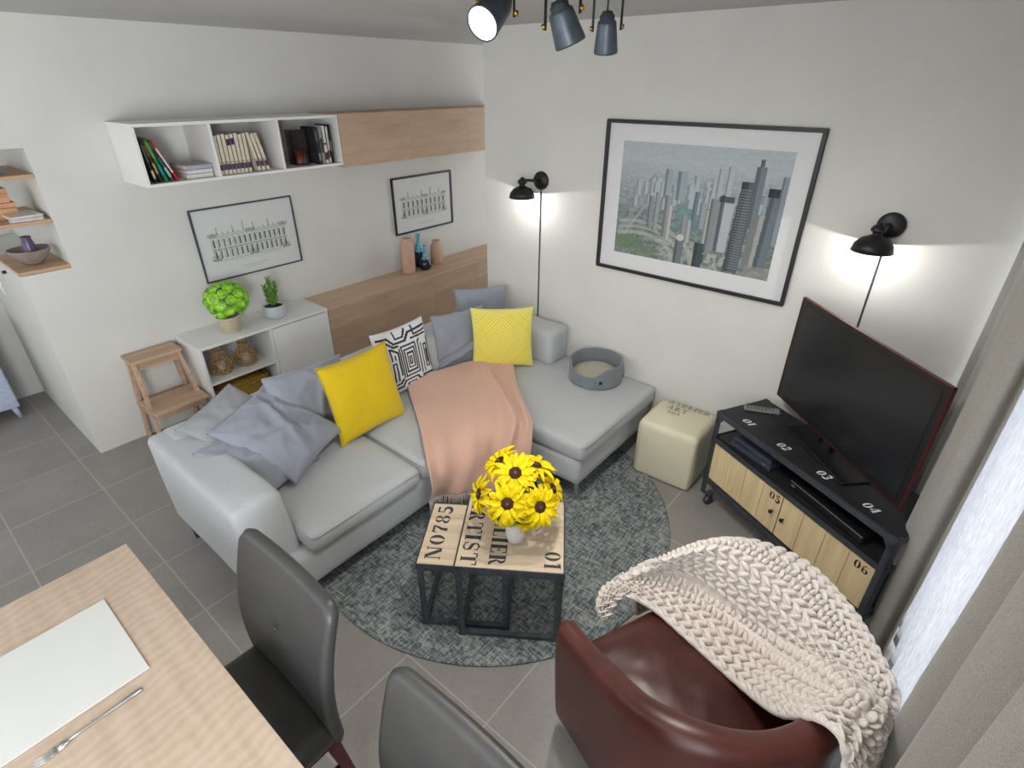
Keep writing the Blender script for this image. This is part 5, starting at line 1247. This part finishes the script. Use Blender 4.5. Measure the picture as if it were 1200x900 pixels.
# ================================================================== CHUNKY KNIT BLANKET
KT = [
 [(1.306, .608, .37), (1.382, .584, .455), (1.388, .466, .475), (1.349, .322, .48), (1.286, .118, .49), (1.182, -.015, .605), (1.114, -.102, .770), (1.069, -.166, .790), (1.060, -.215, .60)],
 [(1.316, .645, .40), (1.388, .613, .47), (1.467, .466, .50), (1.46, .278, .505), (1.407, .096, .515), (1.279, -.039, .645), (1.160, -.130, .80), (1.115, -.195, .785), (1.11, -.235, .62)],
 [(1.37, .66, .42), (1.421, .632, .47), (1.517, .449, .57), (1.528, .257, .575), (1.469, .08, .60), (1.344, -.073, .71), (1.215, -.165, .805), (1.176, -.218, .785), (1.17, -.245, .62)],
 [(1.43, .62, .44), (1.461, .574, .52), (1.531, .404, .68), (1.589, .272, .70), (1.538, .073, .72), (1.411, -.089, .745), (1.283, -.185, .79), (1.237, -.232, .775), (1.24, -.25, .62)],
 [(1.49, .60, .42), (1.537, .537, .50), (1.604, .392, .67), (1.714, .249, .69), (1.730, .076, .69), (1.590, -.089, .715), (1.400, -.195, .76), (1.336, -.245, .735), (1.33, -.26, .60)],
 [(1.52, .58, .33), (1.575, .53, .38), (1.645, .41, .50), (1.752, .28, .50), (1.775, .08, .50), (1.640, -.105, .53), (1.46, -.205, .56), (1.385, -.25, .56), (1.37, -.265, .48)],
 [(1.53, .57, .22), (1.59, .53, .24), (1.655, .42, .30), (1.755, .29, .30), (1.785, .08, .30), (1.655, -.11, .33), (1.48, -.21, .36), (1.41, -.25, .38), (1.39, -.268, .34)]]
KT = [[Vector(p) for p in r] for r in KT]
kb0 = Vector((1.4, .2, .5))
def ksurf0(u, v):
    p = bez(KT, u, v)
    # bunched ridge over the arm and a deep fold in front of it
    ridge = .045*math.exp(-((v-.50)/.10)**2)*math.exp(-((u-.36)/.17)**2)
    fold_ = .060*math.exp(-((v-.335-.16*(u-.4))/.045)**2)*math.exp(-((u-.44)/.17)**2)
    return p+Vector((0, 0, 1))*(.010*math.sin(v*17+u*3.0)*math.sin(PI*min(1, u*1.1))+ridge-fold_)-kb0
# arc length tables so that the stitches keep an even size
_vt = []
_q = [ksurf0(.5, i/60) for i in range(61)]; _d = [0]
for i in range(60): _d.append(_d[-1]+(_q[i+1]-_q[i]).length)
def remap(d, t):
    s_ = t*d[-1]
    lo, hi = 0, len(d)-1
    while hi-lo > 1:
        m2 = (lo+hi)//2
        if d[m2] <= s_: lo = m2
        else: hi = m2
    return (lo+(s_-d[lo])/max(1e-9, d[hi]-d[lo]))/(len(d)-1)
_ut = []
for j in range(31):
    v_ = remap(_d, j/30); q_ = [ksurf0(i/60, v_) for i in range(61)]; d_ = [0]
    for i in range(60): d_.append(d_[-1]+(q_[i+1]-q_[i]).length)
    _ut.append(d_)
def ksurf(u, v):
    v = min(max(v, 0), 1); j = min(29, int(v*30)); f_4 = v*30-j
    ua = remap(_ut[j], u)*(1-f_4)+remap(_ut[j+1], u)*f_4
    return ksurf0(ua, remap(_d, v))
kn = thing('knit_blanket', 'cream chunky knitted blanket thrown over the leather armchair', 'blanket', tuple(kb0))
NU, NV = 32, 22
sheet = MB(); sheet.grid(lambda u, v: tuple(ksurf(u, v)-Vector((0, 0, .007))), 70, 60); sheet.build('backing_rows', m_knit, kn, solid=.010)
st = MB(); rr = random.Random(3)
def frm(u, v):
    e = .004; p = ksurf(u, v); du = ksurf(min(1, u+e), v)-ksurf(max(0, u-e), v); dv = ksurf(u, min(1, v+e))-ksurf(u, max(0, v-e))
    n_ = du.cross(dv)
    if n_.length < 1e-12: n_ = Vector((0, 0, 1))
    n_.normalize()
    if n_.z < -.3: n_ = -n_
    return p, du.normalized(), dv.normalized(), n_
def sgn_frame():
    p, a, b, n_ = frm(.4, .2); return 1 if n_.z > 0 else -1
SG = sgn_frame()
for c in range(NV):
    v0 = (c+.5)/NV
    garter = (c % 6) in (3, 4)
    for k in range(NU):
        u0 = (k+.5)/NU
        p, tu, tv_, n_ = frm(u0, v0)
        e = .5/NV; wv_ = (ksurf(u0, min(1, v0+e))-ksurf(u0, max(0, v0-e))).length; e2 = .5/NU; wu_ = (ksurf(min(1, u0+e2), v0)-ksurf(max(0, u0-e2), v0)).length
        out = n_*SG if (n_*SG).z > -.6 else n_*SG
        if not garter:
            for s_ in (-1, 1):
                d = (tu*math.cos(R(34))+tv_*s_*math.sin(R(34))).normalized(); b = out.cross(d).normalized(); M3 = Matrix((d, b, out)).transposed()
                cpos = p+tv_*s_*wv_*.245+out*(.006+rr.uniform(-.001, .001))
                st.ell(tuple(cpos), wu_*.62, wv_*.215, .0145, 10, 7, M3)
        else:
            for q_ in (-1, 1):
                d = (tv_*math.cos(R(18*q_))+tu*math.sin(R(18*q_))).normalized(); b = out.cross(d).normalized(); M3 = Matrix((d, b, out)).transposed()
                cpos = p+tu*q_*wu_*.25+out*.005
                st.ell(tuple(cpos), wv_*.47, wu_*.20, .0135, 10, 7, M3)
# rolled edge yarn
st.build('knit_stitches', m_knit, kn)
ed = MB()
for v_, rad in ((0, .011), (1, .010)):
    ed.tube([tuple(ksurf(i/120, v_)+Vector((0, 0, .004+.003*math.sin(i*1.3)))) for i in range(121)], [rad*(1+.22*math.sin(i*1.3)) for i in range(121)], 9)
for u_2 in (0, 1):
    ed.tube([tuple(ksurf(u_2, i/70)+Vector((0, 0, .002))) for i in range(71)], [.011*(1+.22*math.sin(i*1.7)) for i in range(71)], 9)
ed.build('edge_braid', m_knit, kn)
